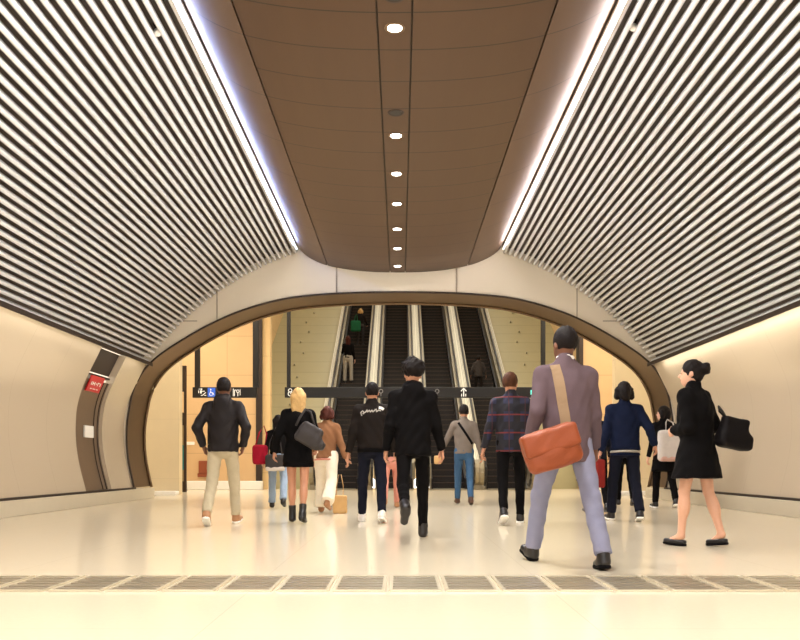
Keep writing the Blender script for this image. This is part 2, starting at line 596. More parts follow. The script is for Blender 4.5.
# ------------------------------------------------------------------ floor grates
ordw = 'first second third fourth fifth sixth seventh eighth ninth tenth eleventh twelfth thirteenth fourteenth fifteenth sixteenth seventeenth'.split()
gy0, gy1 = .75 * F / (592 - HY), .75 * F / (577 - HY)
pitch = .336
base_x = (388 - 400) * ((gy0 + gy1) / 2) / F
g0 = None
for i in range(-16, 17):
    x = base_x + (i + .5) * pitch
    if abs(x) > 5.5:
        continue
    if g0 is None:
        t = empty('floor_grate', (0, 0, 0))
        hw, hl = pitch / 2 - .012, (gy1 - gy0) / 2
        fr = MB()
        fr.box((-hw, -hl, 0), (hw, -hl + .03, .012)).box((-hw, hl - .03, 0), (hw, hl, .012))
        fr.box((-hw, -hl + .03, 0), (-hw + .02, hl - .03, .012)).box((hw - .02, -hl + .03, 0), (hw, hl - .03, .012))
        fo = fr.build('frame', M_gratef, t)
        br = MB()
        n = 5
        for k in range(n):
            yy = -hl + .045 + (2 * hl - .09) * (k + .5) / n
            br.box((-hw + .02, yy - .034, .002), (hw - .02, yy + .034, .010))
        bo = br.build('bars', M_grate, t)
        tr = MB().box((-hw, -hl, .0005), (hw, hl, .002)).build('tray', M_drain, t)
        g0 = t
        g = t
    else:
        g = g0.copy()
        COL.objects.link(g)
        for ch in (fo, bo, tr):
            c = ch.copy()
            COL.objects.link(c)
            c.parent = g
    g.location = (x, (gy0 + gy1) / 2, .0)
    px = 400 + F * x / g.location.y
    if -20 < px < 820:
        k = int((px + 20) // 54)
        lab = f'steel floor grate, {ordw[k]} from the left edge of the picture in the drain strip'
        if k == 7:
            lab = 'steel floor grate reflecting the downlights, middle of the drain strip'
        tag(g, lab, 'floor grate', 'grates of the drain strip')
    else:
        tag(g, 'steel floor grate at an end of the drain strip beyond the picture', 'floor grate', 'grates beyond the picture edge')

# ------------------------------------------------------------------ lobby behind the portal
LY = 25.5
CH = 6.3


def structure(name, a, b, m, **kw):
    o = MB().box(a, b).build(name, m, **kw)
    tag(o, kind='structure')
    return o


structure('ceiling_lobby', (-10, YQ, CH), (10, 26.5, CH + .1), M_face)
structure('wall_lobby_left', (-10, 20.9, 0), (-5.56, 21.2, CH), M_cream2)
structure('wall_lobby_right', (5.42, 20.9, 0), (10, 21.2, CH), M_cream2)
structure('wall_back_left', (-10, LY, 0), (-4.30, LY + .4, CH), M_sand)
structure('wall_back_right', (5.56, LY, 0), (10, LY + .4, CH), M_sand)
structure('wall_end_left', (-10.1, YQ, 0), (-10, LY, CH), M_cream2)
structure('wall_end_right', (10, YQ, 0), (10.1, LY, CH), M_cream2)
structure('baseboard_back_left', (-10, LY - .35, 0), (-4.2, LY, .26), M_white, bevel=.02)
structure('baseboard_back_right', (5.5, LY - .35, 0), (10, LY, .26), M_white, bevel=.02)
structure('trim_2', (-4.42, LY - .05, .26), (-4.24, LY + .42, CH), M_dark)
structure('trim_3', (-4.24, LY + .1, 0), (-4.0, LY + .42, CH), M_shaft)
structure('trim_4', (5.50, LY - .05, .26), (5.62, LY + .42, CH), M_dark)
structure('baseboard_lobby_left', (-10, 20.6, 0), (-5.56, 20.9, .1), M_white, bevel=.02)
structure('baseboard_lobby_right', (5.42, 20.6, 0), (10, 20.9, .1), M_white, bevel=.02)

t = empty('display_panel', (-6.02, 23, 0))
tag(t, 'tall narrow dark framed panel with teal lower half in the side passage', 'display panel')
MB().box((.04, -.04, .3), (.10, .04, 3.5)).box((-.10, -.04, 2.78), (.04, .04, 3.5)).box((-.10, -.04, 1.85), (.04, .04, 2.2)).box((-.10, -.06, 0), (.10, .06, .3)).build('frame', M_dark, t)
MB().box((-.10, -.02, .62), (.04, .02, 1.3)).build('picture', mat('teal_print', (24, 128, 140), rough=.4), t)
MB().box((-.10, -.02, .3), (.04, .02, .62)).box((-.10, -.02, 1.3), (.04, .02, 1.85)).build('glass', mat('grey_print', (150, 132, 100), rough=.3), t)

t = MB().box((-.16, -.06, 0), (.16, 0, .12)).box((-.12, -.08, .12), (.16, 0, .50)).build('wall_box', mat('rust_box', (140, 70, 40), rough=.6), loc=W(203, 477, LY - .01), bevel=.02)
tag(t, 'small rust brown box low on the sandstone wall by the beige trousers', 'box')
t = MB().box((-.12, -.02, 0), (.14, 0, .10)).build('wall_plate', M_white, loc=W(190, 445, LY), bevel=.005)
tag(t, 'small white plate on the sandstone wall beside the dark panel', 'sign plate')


# hanging signs
def sign(name, px0, px1, posts, label, d=22.):
    zt, zb = CAMH + (HY - 387.3) * d / F, CAMH + (HY - 397.8) * d / F
    x0, x1 = (px0 - 400) * d / F, (px1 - 400) * d / F
    e = empty(name, ((x0 + x1) / 2, d, zb))
    tag(e, label, 'sign')
    inv = Matrix.Translation(-e.location)
    q = MB().box((x0, d - .06, zb), (x1, d + .06, zt)).build('sign_box', M_black, e, bevel=.008)
    q.matrix_parent_inverse = inv
    for a, b in posts:
        q = MB().box(((a - 400) * d / F, d - .05, zt), ((b - 400) * d / F, d + .05, CH)).build('hanger', M_black, e, bevel=.006)
        q.matrix_parent_inverse = inv
    return e, inv, d - .0625, zb, zt


def mark(e, inv, yv, polys, m, name='pictogram'):
    mb = MB()
    for poly in polys:
        n = len(poly)
        mb.add([(x, yv, z) for x, z in poly] + [(x, yv + .004, z) for x, z in poly], [tuple(range(n)), tuple(range(2 * n - 1, n - 1, -1))] + [(i, (i + 1) % n, (i + 1) % n + n, i + n) for i in range(n)])
    o = mb.build(name, m, e)
    o.matrix_parent_inverse = inv


def circ(x, z, r, n=14):
    return [(x + r * math.cos(2 * math.pi * k / n), z + r * math.sin(2 * math.pi * k / n)) for k in range(n)]


def bar(x0, z0, x1, z1, w):
    d = Vector((x1 - x0, z1 - z0)).normalized() * (w / 2)
    return [(x0 - d.y, z0 + d.x), (x0 + d.y, z0 - d.x), (x1 + d.y, z1 - d.x), (x1 - d.y, z1 + d.x)]


def ringpoly(x, z, r, w, n=14):
    return [bar(x + r * math.cos(2 * math.pi * k / n), z + r * math.sin(2 * math.pi * k / n), x + r * math.cos(2 * math.pi * (k + 1.05) / n), z + r * math.sin(2 * math.pi * (k + 1.05) / n), w) for k in range(n)]


def X22(px):
    return (px - 400) * 22. / F


e, inv, yv, zb, zt = sign('hanging_sign', 193, 257, [(195, 200), (253, 259)], 'black hanging sign with white pictograms and a blue square behind the man in beige trousers')
zc = (zb + zt) / 2
x = X22(203)
# figure on escalator
mark(e, inv, yv, [circ(x - .03, zc + .085, .022), bar(x - .04, zc + .055, x - .04, zc - .03, .045), bar(x - .1, zc - .02, x - .1, zc + .05, .018), bar(x - .1, zc + .085, x - .0, zc + .085, .014),
                  bar(x - .02, zc + .03, x + .06, zc + .03, .018), bar(x - .04, zc - .08, x + .0, zc - .08, .02), bar(x + .0, zc - .08, x + .09, zc - .0, .02), bar(x + .05, zc - .08, x + .1, zc - .08, .02)], M_pict)
x = X22(212)
mark(e, inv, yv, [[(x - .1, zb + .02), (x + .1, zb + .02), (x + .1, zt - .02), (x - .1, zt - .02)]], M_blue, 'blue_square')
mark(e, inv, yv - .004, [circ(x - .02, zc + .075, .018), bar(x - .02, zc + .05, x - .02, zc - .01, .02), bar(x - .02, zc - .01, x + .04, zc - .01, .016), bar(x + .04, zc - .01, x + .065, zc - .07, .016)] + ringpoly(x - .01, zc - .045, .042, .012), M_pict)
for xx in (X22(221), X22(229)):
    mark(e, inv, yv, [circ(xx, zc + .08, .02), bar(xx, zc + .055, xx, zc - .03, .05), bar(xx - .012, zc - .03, xx - .012, zc - .1, .016), bar(xx + .012, zc - .03, xx + .012, zc - .1, .016)], M_pict)
x = X22(236)
mark(e, inv, yv, [bar(x - .06, zc - .1, x - .06, zc + .1, .016), bar(x - .03, zc - .1, x - .03, zc + .06, .02), bar(x - .03, zc + .06, x + .02, zc + .06, .02)] + ringpoly(x + .06, zc + .03, .035, .016) + [bar(x + .06, zc, x + .06, zc - .1, .02), bar(x + .12, zc - .08, x + .12, zc + .08, .014)], M_pict)

e, inv, yv, zb, zt = sign('hanging_sign', 285, 551, [(287, 290.6), (540.8, 545.2)], 'long black hanging sign with small white arrow across the escalator opening')
x = X22(463.5)
mark(e, inv, yv, [bar(x, zb + .03, x, zt - .05, .03), bar(x, zt - .03, x - .07, zt - .11, .025), bar(x, zt - .03, x + .07, zt - .11, .025), bar(x - .055, zb + .03, x - .055, zb + .1, .02), bar(x + .055, zb + .03, x + .055, zb + .1, .02)], M_pict, 'arrow')
for pxx in (381, 437):
    x = X22(pxx)
    mark(e, inv, yv, ringpoly(x, (zb + zt) / 2 + .03, .05, .016) + [bar(x + .0, (zb + zt) / 2 - .02, x + .0, (zb + zt) / 2 - .1, .016)], mat('sign_grey', (150, 146, 145), rough=.5))
x = X22(290.5)
mark(e, inv, yv, ringpoly(x, zc + .05, .045, .018) + ringpoly(x, zc - .04, .055, .018) + [bar(x + .0, zc - .02, x + .09, zc - .1, .02)], M_pict)
x = X22(532.5)
mark(e, inv, yv, [[(x - .06, zc - .06), (x + .06, zc - .06), (x + .06, zc + .06), (x - .06, zc + .06)]], M_teal, 'lit_square')

# ------------------------------------------------------------------ escalators
EB = 26.3
TAN = math.tan(math.radians(30))
NST = 48
EE = EB + NST * .2 / TAN


def inc(y):
    return max(0., (y - EB) * TAN)


step_me = None
escl = ['escalator carrying the two standing riders', 'empty escalator second from the riders, behind the men in black', 'empty escalator third in the row, above the boy in grey', 'escalator with one lone rider next to the pale slope']
EC = [-1.87, -.17, 1.53, 3.23]
parts = {}
for ei, (ex, lab) in enumerate(zip(EC, escl)):
    t = empty('escalator', (ex, 25.0, 0))
    tag(t, lab, 'escalator', 'escalators in a row')
    if step_me is None:
        r = .2 / TAN
        mb = MB()
        mb.prism_x([(0, -.25), (r + .02, -.25), (r + .02, .2), (0.0, .2)], -.5, .5, 0)
        mb.box((-.5, -.006, .175), (.5, .03, .202), 1)
        for k in range(-9, 10):
            mb.box((k * .05 - .008, -.003, -.0), (k * .05 + .008, .0, .172), 0)
        step_me = mb.mesh('step')
        step_me.materials.append(M_riser)
        step_me.materials.append(M_nose)
        mb = MB().box((-.56, -.4, -.0), (.56, 1.3, .012))
        parts['landing_plate'] = mb.mesh('landing_plate')
        parts['landing_plate'].materials.append(M_steeld)
        H = .93
        for sgn, key in ((-1, 'l'), (1, 'r')):
            def span(x0, x1, zlo, zhi, y0, y1, mb, mi=0):
                ys = [y0] + ([EB] if y0 < EB < y1 else []) + [y1]
                lo_ = [(y - 25, inc(y) + zlo) for y in ys]
                hi_ = [(y - 25, inc(y) + zhi) for y in ys]
                mb.prism_x(lo_ + hi_[::-1], min(sgn * x0, sgn * x1), max(sgn * x0, sgn * x1), mi)
            mb = MB()
            span(.505, .56, -.2, .34, EB - .6, EE, mb)
            parts['skirt' + key] = (mb.mesh('skirt'), M_riser)
            mb = MB()
            span(.56, .60, .0, .80, EB - .6, EE, mb)
            span(.60, .64, .3, .86, EB - .5, EE, mb)
            # newel panel with a rounded end
            prf = [(-.35 + .45, 0)]
            for k in range(9):
                tt = -math.pi / 2 - math.pi * k / 8
                prf.append((.1 + .40 * math.cos(tt), .52 + .40 * math.sin(tt)))
            prf = [(.1, .12)] + prf[1:] + [(EB - 25, .92), (EB - 25, .12)]
            mb.prism_x(prf, min(sgn * .72, sgn * .845), max(sgn * .72, sgn * .845))
            mb.prism_x([(-.05, 0), (.9, 0), (.9, .3), (-.05, .3)], min(sgn * .70, sgn * .849), max(sgn * .70, sgn * .849))
            parts['balustrade' + key] = (mb.mesh('balustrade'), M_steeld)
            mb = MB()
            span(.70, .849, .0, .90, EB - .2, EE, mb)
            for xa in (.705, .745, .795):
                span(xa, xa + .012, .89, .912, EB - .2, EE, mb, 1)
            parts['deck' + key] = (mb.mesh('deck'), (M_steelb, M_steeld))
            pts = [(sgn * .67, .4 - 0.1, .16)]
            for k in range(11):
                tt = -math.pi / 2 - math.pi * k / 10
                pts.append((sgn * .67, .1 + .42 * math.cos(tt), .55 + .42 * math.sin(tt)))
            pts += [(sgn * .67, EB - 25 - .1, .97), (sgn * .67, EB - 25 + .25, .97 + .25 * TAN), (sgn * .67, EE - 25, .97 + inc(EE))]
            mb = MB().tube(pts, .036, 8)
            parts['handrail' + key] = (mb.mesh('handrail'), M_rubber)
        for k_, v_ in parts.items():
            if isinstance(v_, tuple):
                for q_ in (v_[1] if isinstance(v_[1], tuple) else (v_[1],)):
                    v_[0].materials.append(q_)
    for i in range(NST):
        o = bpy.data.objects.new('step', step_me)
        COL.objects.link(o)
        o.parent = t
        o.location = (0, EB - 25 + i * .2 / TAN, .2 * i)
    for k_, v_ in parts.items():
        o = bpy.data.objects.new(k_ if k_ == 'landing_plate' else k_[:-1], v_[0] if isinstance(v_, tuple) else v_)
        COL.objects.link(o)
        o.parent = t

# sloping stone beside the escalators, with studs
for nm, x0, x1, lab, rows in (('sloping_deck', -5.4, EC[0] - .851, 'pale stone slope with small studs beside the riders', [(-4.1, 1)]), ('sloping_deck', EC[3] + .851, 6.75, 'pale stone slope with small studs beside the lone rider', [(5.1, 1)])):
    y1 = EE
    e = empty(nm, ((x0 + x1) / 2, EB, 0))
    tag(e, lab, 'stone slope')
    inv = Matrix.Translation(-e.location)
    q = MB().prism_x([(25.95, 0), (25.95, .75), (EB, .75), (y1, inc(y1) + .75), (y1, inc(y1) - .6), (EB + .5, 0)], x0, x1).build('stone_slab', M_deck, e)
    q.matrix_parent_inverse = inv
    for xr, _ in rows:
        for k in range(14):
            y = EB + .6 + k * 1.05
            me = MB().tube([(0, -.02, 0), (0, -.05, .07), (0, -.05, .08)], [.035, .03, .001], 10).mesh('stud')
            s = link('stud', me, M_steel, e, True)
            s.location = Vector((xr + (.12 if k % 2 else -.12), y, inc(y) + .75)) - e.location

structure('wall_shaft_left', (-5.75, LY + .4, 0), (-5.405, 46, 18), M_shaft)
structure('wall_shaft_right', (6.755, LY + .4, 0), (7.05, 46, 18), M_shaft)
structure('wall_shaft_end', (-5.7, 46, 0), (7.05, 46.3, 18), M_shaft)
o = MB().prism_x([(LY, CH), (46, CH + (46 - LY) * TAN), (46, CH + .2 + (46 - LY) * TAN), (LY, CH + .2)], -5.7, 7.05).build('ceiling_shaft', M_face)
tag(o, kind='structure')


def area(name, loc, size, sy, energy, color, rot=(0, 0, 0)):
    L = bpy.data.lights.new(name, 'AREA')
    L.shape = 'RECTANGLE'
    L.size, L.size_y = size, sy
    L.energy = energy
    L.color = color
    o = bpy.data.objects.new(name, L)
    COL.objects.link(o)
    o.location = loc
    o.rotation_euler = rot
    return o


for y in (28.5, 33, 37.5, 41.5):
    area('shaft_lamp', (.7, y, CH + (y - LY) * TAN - .4), 9, .4, 160, (1, .95, .82), (math.radians(-15), 0, 0))
for x in (-6, 0, 6):
    area('lobby_lamp', (x, 22.6, CH - .1), 3., .4, 150, (1, .93, .80))
for x in (-4.5, 0, 4.5):  # unseen second row, added to brighten the cream panels facing the tunnel
    area('lobby_lamp', (x, 19.6, CH - .1), 3., .3, 90, (1, .92, .78))
area('passage_lamp', (-7.5, 24, CH - .1), 1.5, 1., 70, (1, .90, .72))
area('passage_lamp', (7.5, 24, CH - .1), 1.5, 1., 70, (1, .90, .72))

# ------------------------------------------------------------------ organic shapes from distance fields
V3 = lambda *a: np.array(a, dtype=np.float64)


def nrm(v):
    return v / (np.linalg.norm(v) + 1e-12)


class SDF:
    def __init__(self):
        self.ops = []

    def cap(self, a, b, ra, rb=None, u=None, sq=1., k=.02, fa=False, fb=False, mode='u'):
        self.ops.append(('cap', mode, k, (V3(*a), V3(*b), ra, ra if rb is None else rb, u, sq, fa, fb)))
        return self

    def ell(self, c, r, R=None, k=.02, mode='u'):
        self.ops.append(('ell', mode, k, (V3(*c), V3(*r), R)))
        return self

    def box(self, c, half, R=None, rd=.01, k=.005, mode='u'):
        self.ops.append(('box', mode, k, (V3(*c), V3(*half), R, rd)))
        return self

    def cut(self, p, n):
        """remove what lies beyond the plane through p in the direction n"""
        self.ops.append(('cut', 'c', 0, (V3(*p), nrm(V3(*n)))))
        return self

    @staticmethod
    def dist(op, P):
        kind, _, _, q = op
        if kind == 'cap':
            a, b, ra, rb, u, sq, fa, fb = q
            ab = b - a
            L = np.linalg.norm(ab) + 1e-9
            ax = ab / L
            r_ = P - a
            ta = r_ @ ax
            t = np.clip(ta / L, 0, 1)
            d_ = r_ - (t * L)[..., None] * ax
            rad = ra + (rb - ra) * t
            if u is None or sq == 1.:
                d = np.sqrt((d_ ** 2).sum(-1)) - rad
            else:
                uu = nrm(u - ax * (u @ ax))
                ww = np.cross(ax, uu)
                qa = d_ @ ax
                d = (np.sqrt((d_ @ uu) ** 2 + (d_ @ ww / sq) ** 2 + (qa if sq > 1 else qa / sq) ** 2) - rad) * min(1., sq)
            if fa:
                d = np.maximum(d, -ta)
            if fb:
                d = np.maximum(d, ta - L)
            return d
        if kind == 'ell':
            c, r, R = q
            v = P - c
            if R is not None:
                v = v @ R
            k0 = np.sqrt(((v / r) ** 2).sum(-1))
            k1 = np.sqrt(((v / (r * r)) ** 2).sum(-1)) + 1e-9
            return np.where(k0 < 1e-3, -r.min(), k0 * (k0 - 1) / k1)
        if kind == 'box':
            c, h, R, rd = q
            v = P - c
            if R is not None:
                v = v @ R
            w = np.abs(v) - h + rd
            return np.sqrt((np.maximum(w, 0) ** 2).sum(-1)) + np.minimum(w.max(-1), 0) - rd
        p, n = q
        return (P - p) @ n

    @staticmethod
    def bounds(op):
        kind, _, _, q = op
        if kind == 'cap':
            r = max(q[2], q[3]) * max(1., q[5])
            return np.minimum(q[0], q[1]) - r, np.maximum(q[0], q[1]) + r
        if kind == 'ell':
            r = q[1] if q[2] is None else np.full(3, q[1].max())
            return q[0] - r, q[0] + r
        if kind == 'box':
            r = q[1] if q[2] is None else np.full(3, np.linalg.norm(q[1]))
            return q[0] - r, q[0] + r

    @staticmethod
    def comb(f, d, mode, k):
        if mode == 'u':
            if k <= 0:
                return np.minimum(f, d)
            h = np.maximum(k - np.abs(f - d), 0) / k
            return np.minimum(f, d) - h * h * k * .25
        if mode == 's':
            d = -d
            h = np.maximum(k - np.abs(f - d), 0) / max(k, 1e-6)
            return np.maximum(f, d) + h * h * k * .25
        return np.maximum(f, d)

    def eval(self, P):
        f = np.full(P.shape[:-1], 9.)
        for op in self.ops:
            f = self.comb(f, self.dist(op, P), op[1], op[2])
        return f

    def mesh(self, name, h, wrinkle=0., seed=0, wf=1.):
        bs = [self.bounds(o) for o in self.ops if o[1] == 'u']
        lo = np.min([b[0] for b in bs], 0) - 2.5 * h - .01
        hi = np.max([b[1] for b in bs], 0) + 2.5 * h + .01
        n = np.maximum(np.ceil((hi - lo) / h).astype(int) + 1, 4)
        ax = [lo[i] + h * np.arange(n[i]) for i in range(3)]
        f = np.full(n, 1.)
        for op in self.ops:
            if op[1] == 'c':
                sl = (slice(None),) * 3
            else:
                b = self.bounds(op)
                m = op[2] + 3 * h
                i0 = np.clip(np.floor((b[0] - m - lo) / h).astype(int), 0, n - 1)
                i1 = np.clip(np.ceil((b[1] + m - lo) / h).astype(int) + 1, 1, n)
                sl = tuple(slice(i0[i], i1[i]) for i in range(3))
            P = np.stack(np.meshgrid(*[ax[i][sl[i]] for i in range(3)], indexing='ij'), -1)
            f[sl] = self.comb(f[sl], self.dist(op, P), op[1], op[2])
        if wrinkle:
            X, Y, Z = np.meshgrid(*ax, indexing='ij')
            s = seed * 1.7
            X, Y, Z = X * wf, Y * wf, Z * wf
            g = np.sin(38 * Z + 9 * np.sin(7 * X + s) + 6 * np.sin(9 * Y + 2 * s)) * .6 + np.sin(24 * X + 21 * Z + 5 * np.sin(11 * Y + s)) * .5
            f = f + wrinkle * g
        return nets(name, f, lo, h)


def nets(name, f, lo, h):
    s = f < 0
    n = f.shape
    cn = tuple(k - 1 for k in n)
    acc = np.zeros(cn + (3,))
    cnt = np.zeros(cn)
    for a in range(3):
        b, c = [q for q in range(3) if q != a]
        s0 = [slice(None)] * 3
        s1 = [slice(None)] * 3
        s0[a] = slice(0, -1)
        s1[a] = slice(1, None)
        fa, fb = f[tuple(s0)], f[tuple(s1)]
        cr = (fa < 0) != (fb < 0)
        t = np.where(cr, fa / np.where(cr, fa - fb, 1), 0)
        for db in (0, 1):
            for dc in (0, 1):
                sl = [slice(None)] * 3
                sl[b] = slice(db, db + cn[b])
                sl[c] = slice(dc, dc + cn[c])
                m = cr[tuple(sl)]
                acc[..., a] += np.where(m, t[tuple(sl)], 0)
                acc[..., b] += m * db
                acc[..., c] += m * dc
                cnt += m
    act = cnt > 0
    vid = np.full(cn, -1)
    vid[act] = np.arange(act.sum())
    idx = np.argwhere(act)
    verts = lo + h * (idx + acc[act] / cnt[act][:, None])
    faces = []
    for a in range(3):
        b, c = (a + 1) % 3, (a + 2) % 3
        s0 = [slice(1, -1)] * 3
        s0[a] = slice(0, -1)
        s1 = [slice(1, -1)] * 3
        s1[a] = slice(1, None)
        ina, inb = s[tuple(s0)], s[tuple(s1)]
        cr = np.argwhere(ina != inb)
        if not len(cr):
            continue
        flip = ina[tuple(cr.T)]
        off = np.ones(3, int)
        off[a] = 0
        base = cr + off
        q = []
        for db, dc in ((0, 0), (1, 0), (1, 1), (0, 1)):
            k = base.copy()
            k[:, b] -= 1 - db
            k[:, c] -= 1 - dc
            q.append(vid[tuple(k.T)])
        q = np.stack(q, 1)
        q[~flip] = q[~flip][:, ::-1]
        faces.append(q)
    faces = np.concatenate(faces)
    me = bpy.data.meshes.new(name)
    me.vertices.add(len(verts))
    me.vertices.foreach_set('co', verts.ravel())
    me.loops.add(faces.size)
    me.loops.foreach_set('vertex_index', faces.ravel())
    me.polygons.add(len(faces))
    me.polygons.foreach_set('loop_start', np.arange(0, faces.size, 4))
    me.polygons.foreach_set('loop_total', np.full(len(faces), 4))
    me.update(calc_edges=True)
    me.validate()
    me.polygons.foreach_set('use_smooth', [True] * len(me.polygons))
    # relax the grid stair-steps a little
    bm = bmesh.new()
    bm.from_mesh(me)
    for _ in range(2):
        bmesh.ops.smooth_vert(bm, verts=bm.verts, factor=.5, use_axis_x=True, use_axis_y=True, use_axis_z=True)
    bm.to_mesh(me)
    bm.free()
    return me


def join(name, meshes):
    bm = bmesh.new()
    for m in meshes:
        bm.from_mesh(m)
    me = bpy.data.meshes.new(name)
    bm.to_mesh(me)
    bm.free()
    me.polygons.foreach_set('use_smooth', [True] * len(me.polygons))
    return me


def rot(axis, deg):
    return np.array(Matrix.Rotation(math.radians(deg), 3, Vector(axis)))


def cloth(name, rgb, rough=.85, **kw):
    return mat(name, rgb, rough=rough, noise=.10, nscale=14, bump=.25, bscale=160, spec=.1, **kw)


M_eye = mat('eye_dark', (40, 28, 22), rough=.2)
M_lip = mat('lip', (168, 96, 86), rough=.5)


class Person:
    """figure built in its own frame: faces +Y, feet on z = 0"""

    def __init__(self, label, px, feet_py, head_py, skin, hairtop=.02, heading=0., female=False, build=1., lean=4., head=(0, 0), feet_z=None, depth=None,
                 legL=(25, 8, 3), legR=(-14, 22, 3), footL=-12, footR=22, armL=(-12, 12, 18, 0), armR=(14, 12, 20, 0), group=None):
        self.z = z = depth or CAMH * F / (feet_py - HY)
        base = feet_z or 0.
        self.h = CAMH + (HY - head_py) * z / F - base
        self.s = s = (self.h - hairtop) / 1.765
        self.female, self.b = female, build
        self.root = empty('person', ((px - 400) * z / F, z, base), math.radians(heading))
        tag(self.root, label, 'person', group)
        self.res = min(.022, max(.0115, z * .00125))
        for _ in range(3):
            self.pose(lean, legL, legR, footL, footR, armL, armR, head)
            self.s *= (self.h - hairtop) / (self.hd(0, -.012, .124)[2])
        self.pose(lean, legL, legR, footL, footR, armL, armR, head)
        self.skin = mat('skin_%d_%d_%d' % skin, skin, rough=.5, noise=.06, nscale=20)
        self.seed = len(bpy.data.objects) % 17

    def pose(self, lean, legL, legR, footL, footR, armL, armR, head):
        s, female = self.s, self.female
        X = V3(1, 0, 0)
        self.X = X
        Rl = rot((1, 0, 0), -lean)
        self.su, self.fw = Rl @ V3(0, 0, 1), Rl @ V3(0, 1, 0)
        P = V3(0, 0, .97 * s)
        self.J = J = {'P': P}
        hb = .092 if female else .088
        sh = .150 if female else .168
        self.sh = sh
        for sd, leg, fp in ((-1, legL, footL), (1, legR, footR)):
            k_ = 'L' if sd < 0 else 'R'
            hf, kf, ab = leg
            hip = P + V3(sd * hb * s, 0, -.03 * s)
            def dirn(f, ab):
                f, ab = math.radians(f), math.radians(ab)
                return nrm(V3(sd * math.sin(ab), math.sin(f) * math.cos(ab), -math.cos(f) * math.cos(ab)))
            knee = hip + dirn(hf, ab) * .43 * s
            ank = knee + dirn(hf - kf, ab * .4) * .42 * s
            Rf = rot((0, 0, 1), -sd * 7) @ rot((1, 0, 0), -fp)
            ff, fd = Rf @ V3(0, 1, 0), Rf @ V3(0, 0, -1)
            J.update({'hip' + k_: hip, 'knee' + k_: knee, 'ank' + k_: ank, 'ff' + k_: ff, 'fd' + k_: fd})
        low = min((J['ank' + k] + J['fd' + k] * .09 * s + J['ff' + k] * t * s)[2] for k in 'LR' for t in (-.055, .1, .17))
        for k in list(J):
            if not k.startswith('f'):
                J[k] = J[k] - V3(0, 0, low)
        self.P = J['P']
        # keep the head at the height the photograph shows
        for sd, arm in ((-1, armL), (1, armR)):
            k_ = 'L' if sd < 0 else 'R'
            fl, ab, el, inw = [math.radians(v) for v in arm]
            S = self.T(.435) + X * sd * sh * s
            u = nrm(X * sd * math.sin(ab) + (self.fw * math.sin(fl) - self.su * math.cos(fl)) * math.cos(ab))
            w = V3(0, 1, 0) * math.cos(inw) - X * sd * math.sin(inw)
            w = nrm(w - u * (u @ w))
            E = S + u * .295 * s
            fdir = u * math.cos(el) + w * math.sin(el)
            Wr = E + fdir * .25 * s
            J.update({'sh' + k_: S, 'el' + k_: E, 'wr' + k_: Wr, 'fa' + k_: fdir})
        yaw, pitch = head
        Rh = rot((0, 0, 1), yaw) @ rot((1, 0, 0), pitch)
        self.Rh = Rh
        self.H = self.T(.655) + V3(0, .015 * s, 0)

    def T(self, t, dy=0., dx=0.):
        return self.P + self.su * t * self.s + self.fw * dy * self.s + V3(1, 0, 0) * dx * self.s

    def hd(self, x, y, z):
        return self.H + self.Rh @ V3(x, y, z) * self.s

    def put(self, name, me, m, parent=None):
        return link(name, me, m, parent or self.root)

    # --- the body itself
    def body(self, bare=False, hands='LR', curl=38):
        s, J, R = self.s, self.J, self.Rh
        g = 1. if bare else .72
        S = SDF()
        S.cap(self.T(.46), self.hd(0, -.012, -.06), .062 * s, .054 * s)
        S.ell(self.hd(0, -.012, .022), V3(.074, .094, .102) * s, R, .02 * s)
        S.ell(self.hd(0, .028, -.045), V3(.056, .066, .07) * s, R, .03 * s)
        S.ell(self.hd(0, .05, -.088), V3(.026, .03, .024) * s, R, .03 * s)
        S.cap(self.hd(0, .082, .012), self.hd(0, .106, -.022), .009 * s, .015 * s, k=.012 * s)
        S.cap(self.hd(-.04, .072, .024), self.hd(.04, .072, .024), .012 * s, k=.012 * s)
        for d in (-1, 1):
            S.ell(self.hd(d * .077, -.012, -.008), V3(.011, .022, .031) * s, R, .008 * s)
            S.ell(self.hd(d * .032, .096, .004), V3(.015, .014, .010) * s, R, .008 * s, mode='s')
            S.ell(self.hd(d * .032, .080, .003), V3(.013, .013, .012) * s, R, .003 * s)
        S.cap(self.hd(-.018, .086, -.058), self.hd(.018, .086, -.058), .009 * s, k=.008 * s)
        hm = S.mesh('head', min(self.res, .009))
        B = SDF()
        B.ell(self.T(.29), V3(.135, .09, .18) * s, None, .03)
        B.ell(self.T(.12), V3(.12, .08, .17) * s, None, .05)
        B.ell(self.T(.0), V3(.13, .085, .10) * s, None, .05)
        B.cap(self.T(.40), self.T(.52), .08 * s, .058 * s, k=.06)
        for k_ in 'LR':
            B.cap(self.T(.45), J['sh' + k_], .04 * s, .04 * s, k=.03)
            B.cap(J['sh' + k_], J['el' + k_], .046 * s, .037 * s, k=.03)
            B.cap(J['el' + k_], J['wr' + k_], .038 * s, .026 * s, k=.015)
            q = SDF()
            B.cap(J['hip' + k_], J['knee' + k_], (.078 * s if bare else .06 * s), .052 * s * g, k=.03)
            kn, an = J['knee' + k_], J['ank' + k_]
            mid = kn * .68 + an * .32 - V3(0, .012, 0) * s
            B.cap(kn, an, .047 * s * g, .034 * s * (1 if bare else .9), k=.015)
            if bare:
                B.ell(mid, V3(.050, .054, .12) * s, np.stack([V3(1, 0, 0), nrm(np.cross(nrm(an - kn), V3(1, 0, 0))), nrm(an - kn)], 1), .03)
            B.cap(an, an + J['fd' + k_] * .055 * s + J['ff' + k_] * .1 * s, .034 * s, .026 * s, k=.02)
        bm_ = B.mesh('limbs', min(self.res, .015))
        parts_ = [hm, bm_]
        for k_ in hands:
            parts_.append(self.hand(k_, curl))
        me = join('body', parts_)
        me.materials.append(self.skin)
        me.materials.append(M_eye)
        me.materials.append(M_lip)
        o = self.put('body', me, None)
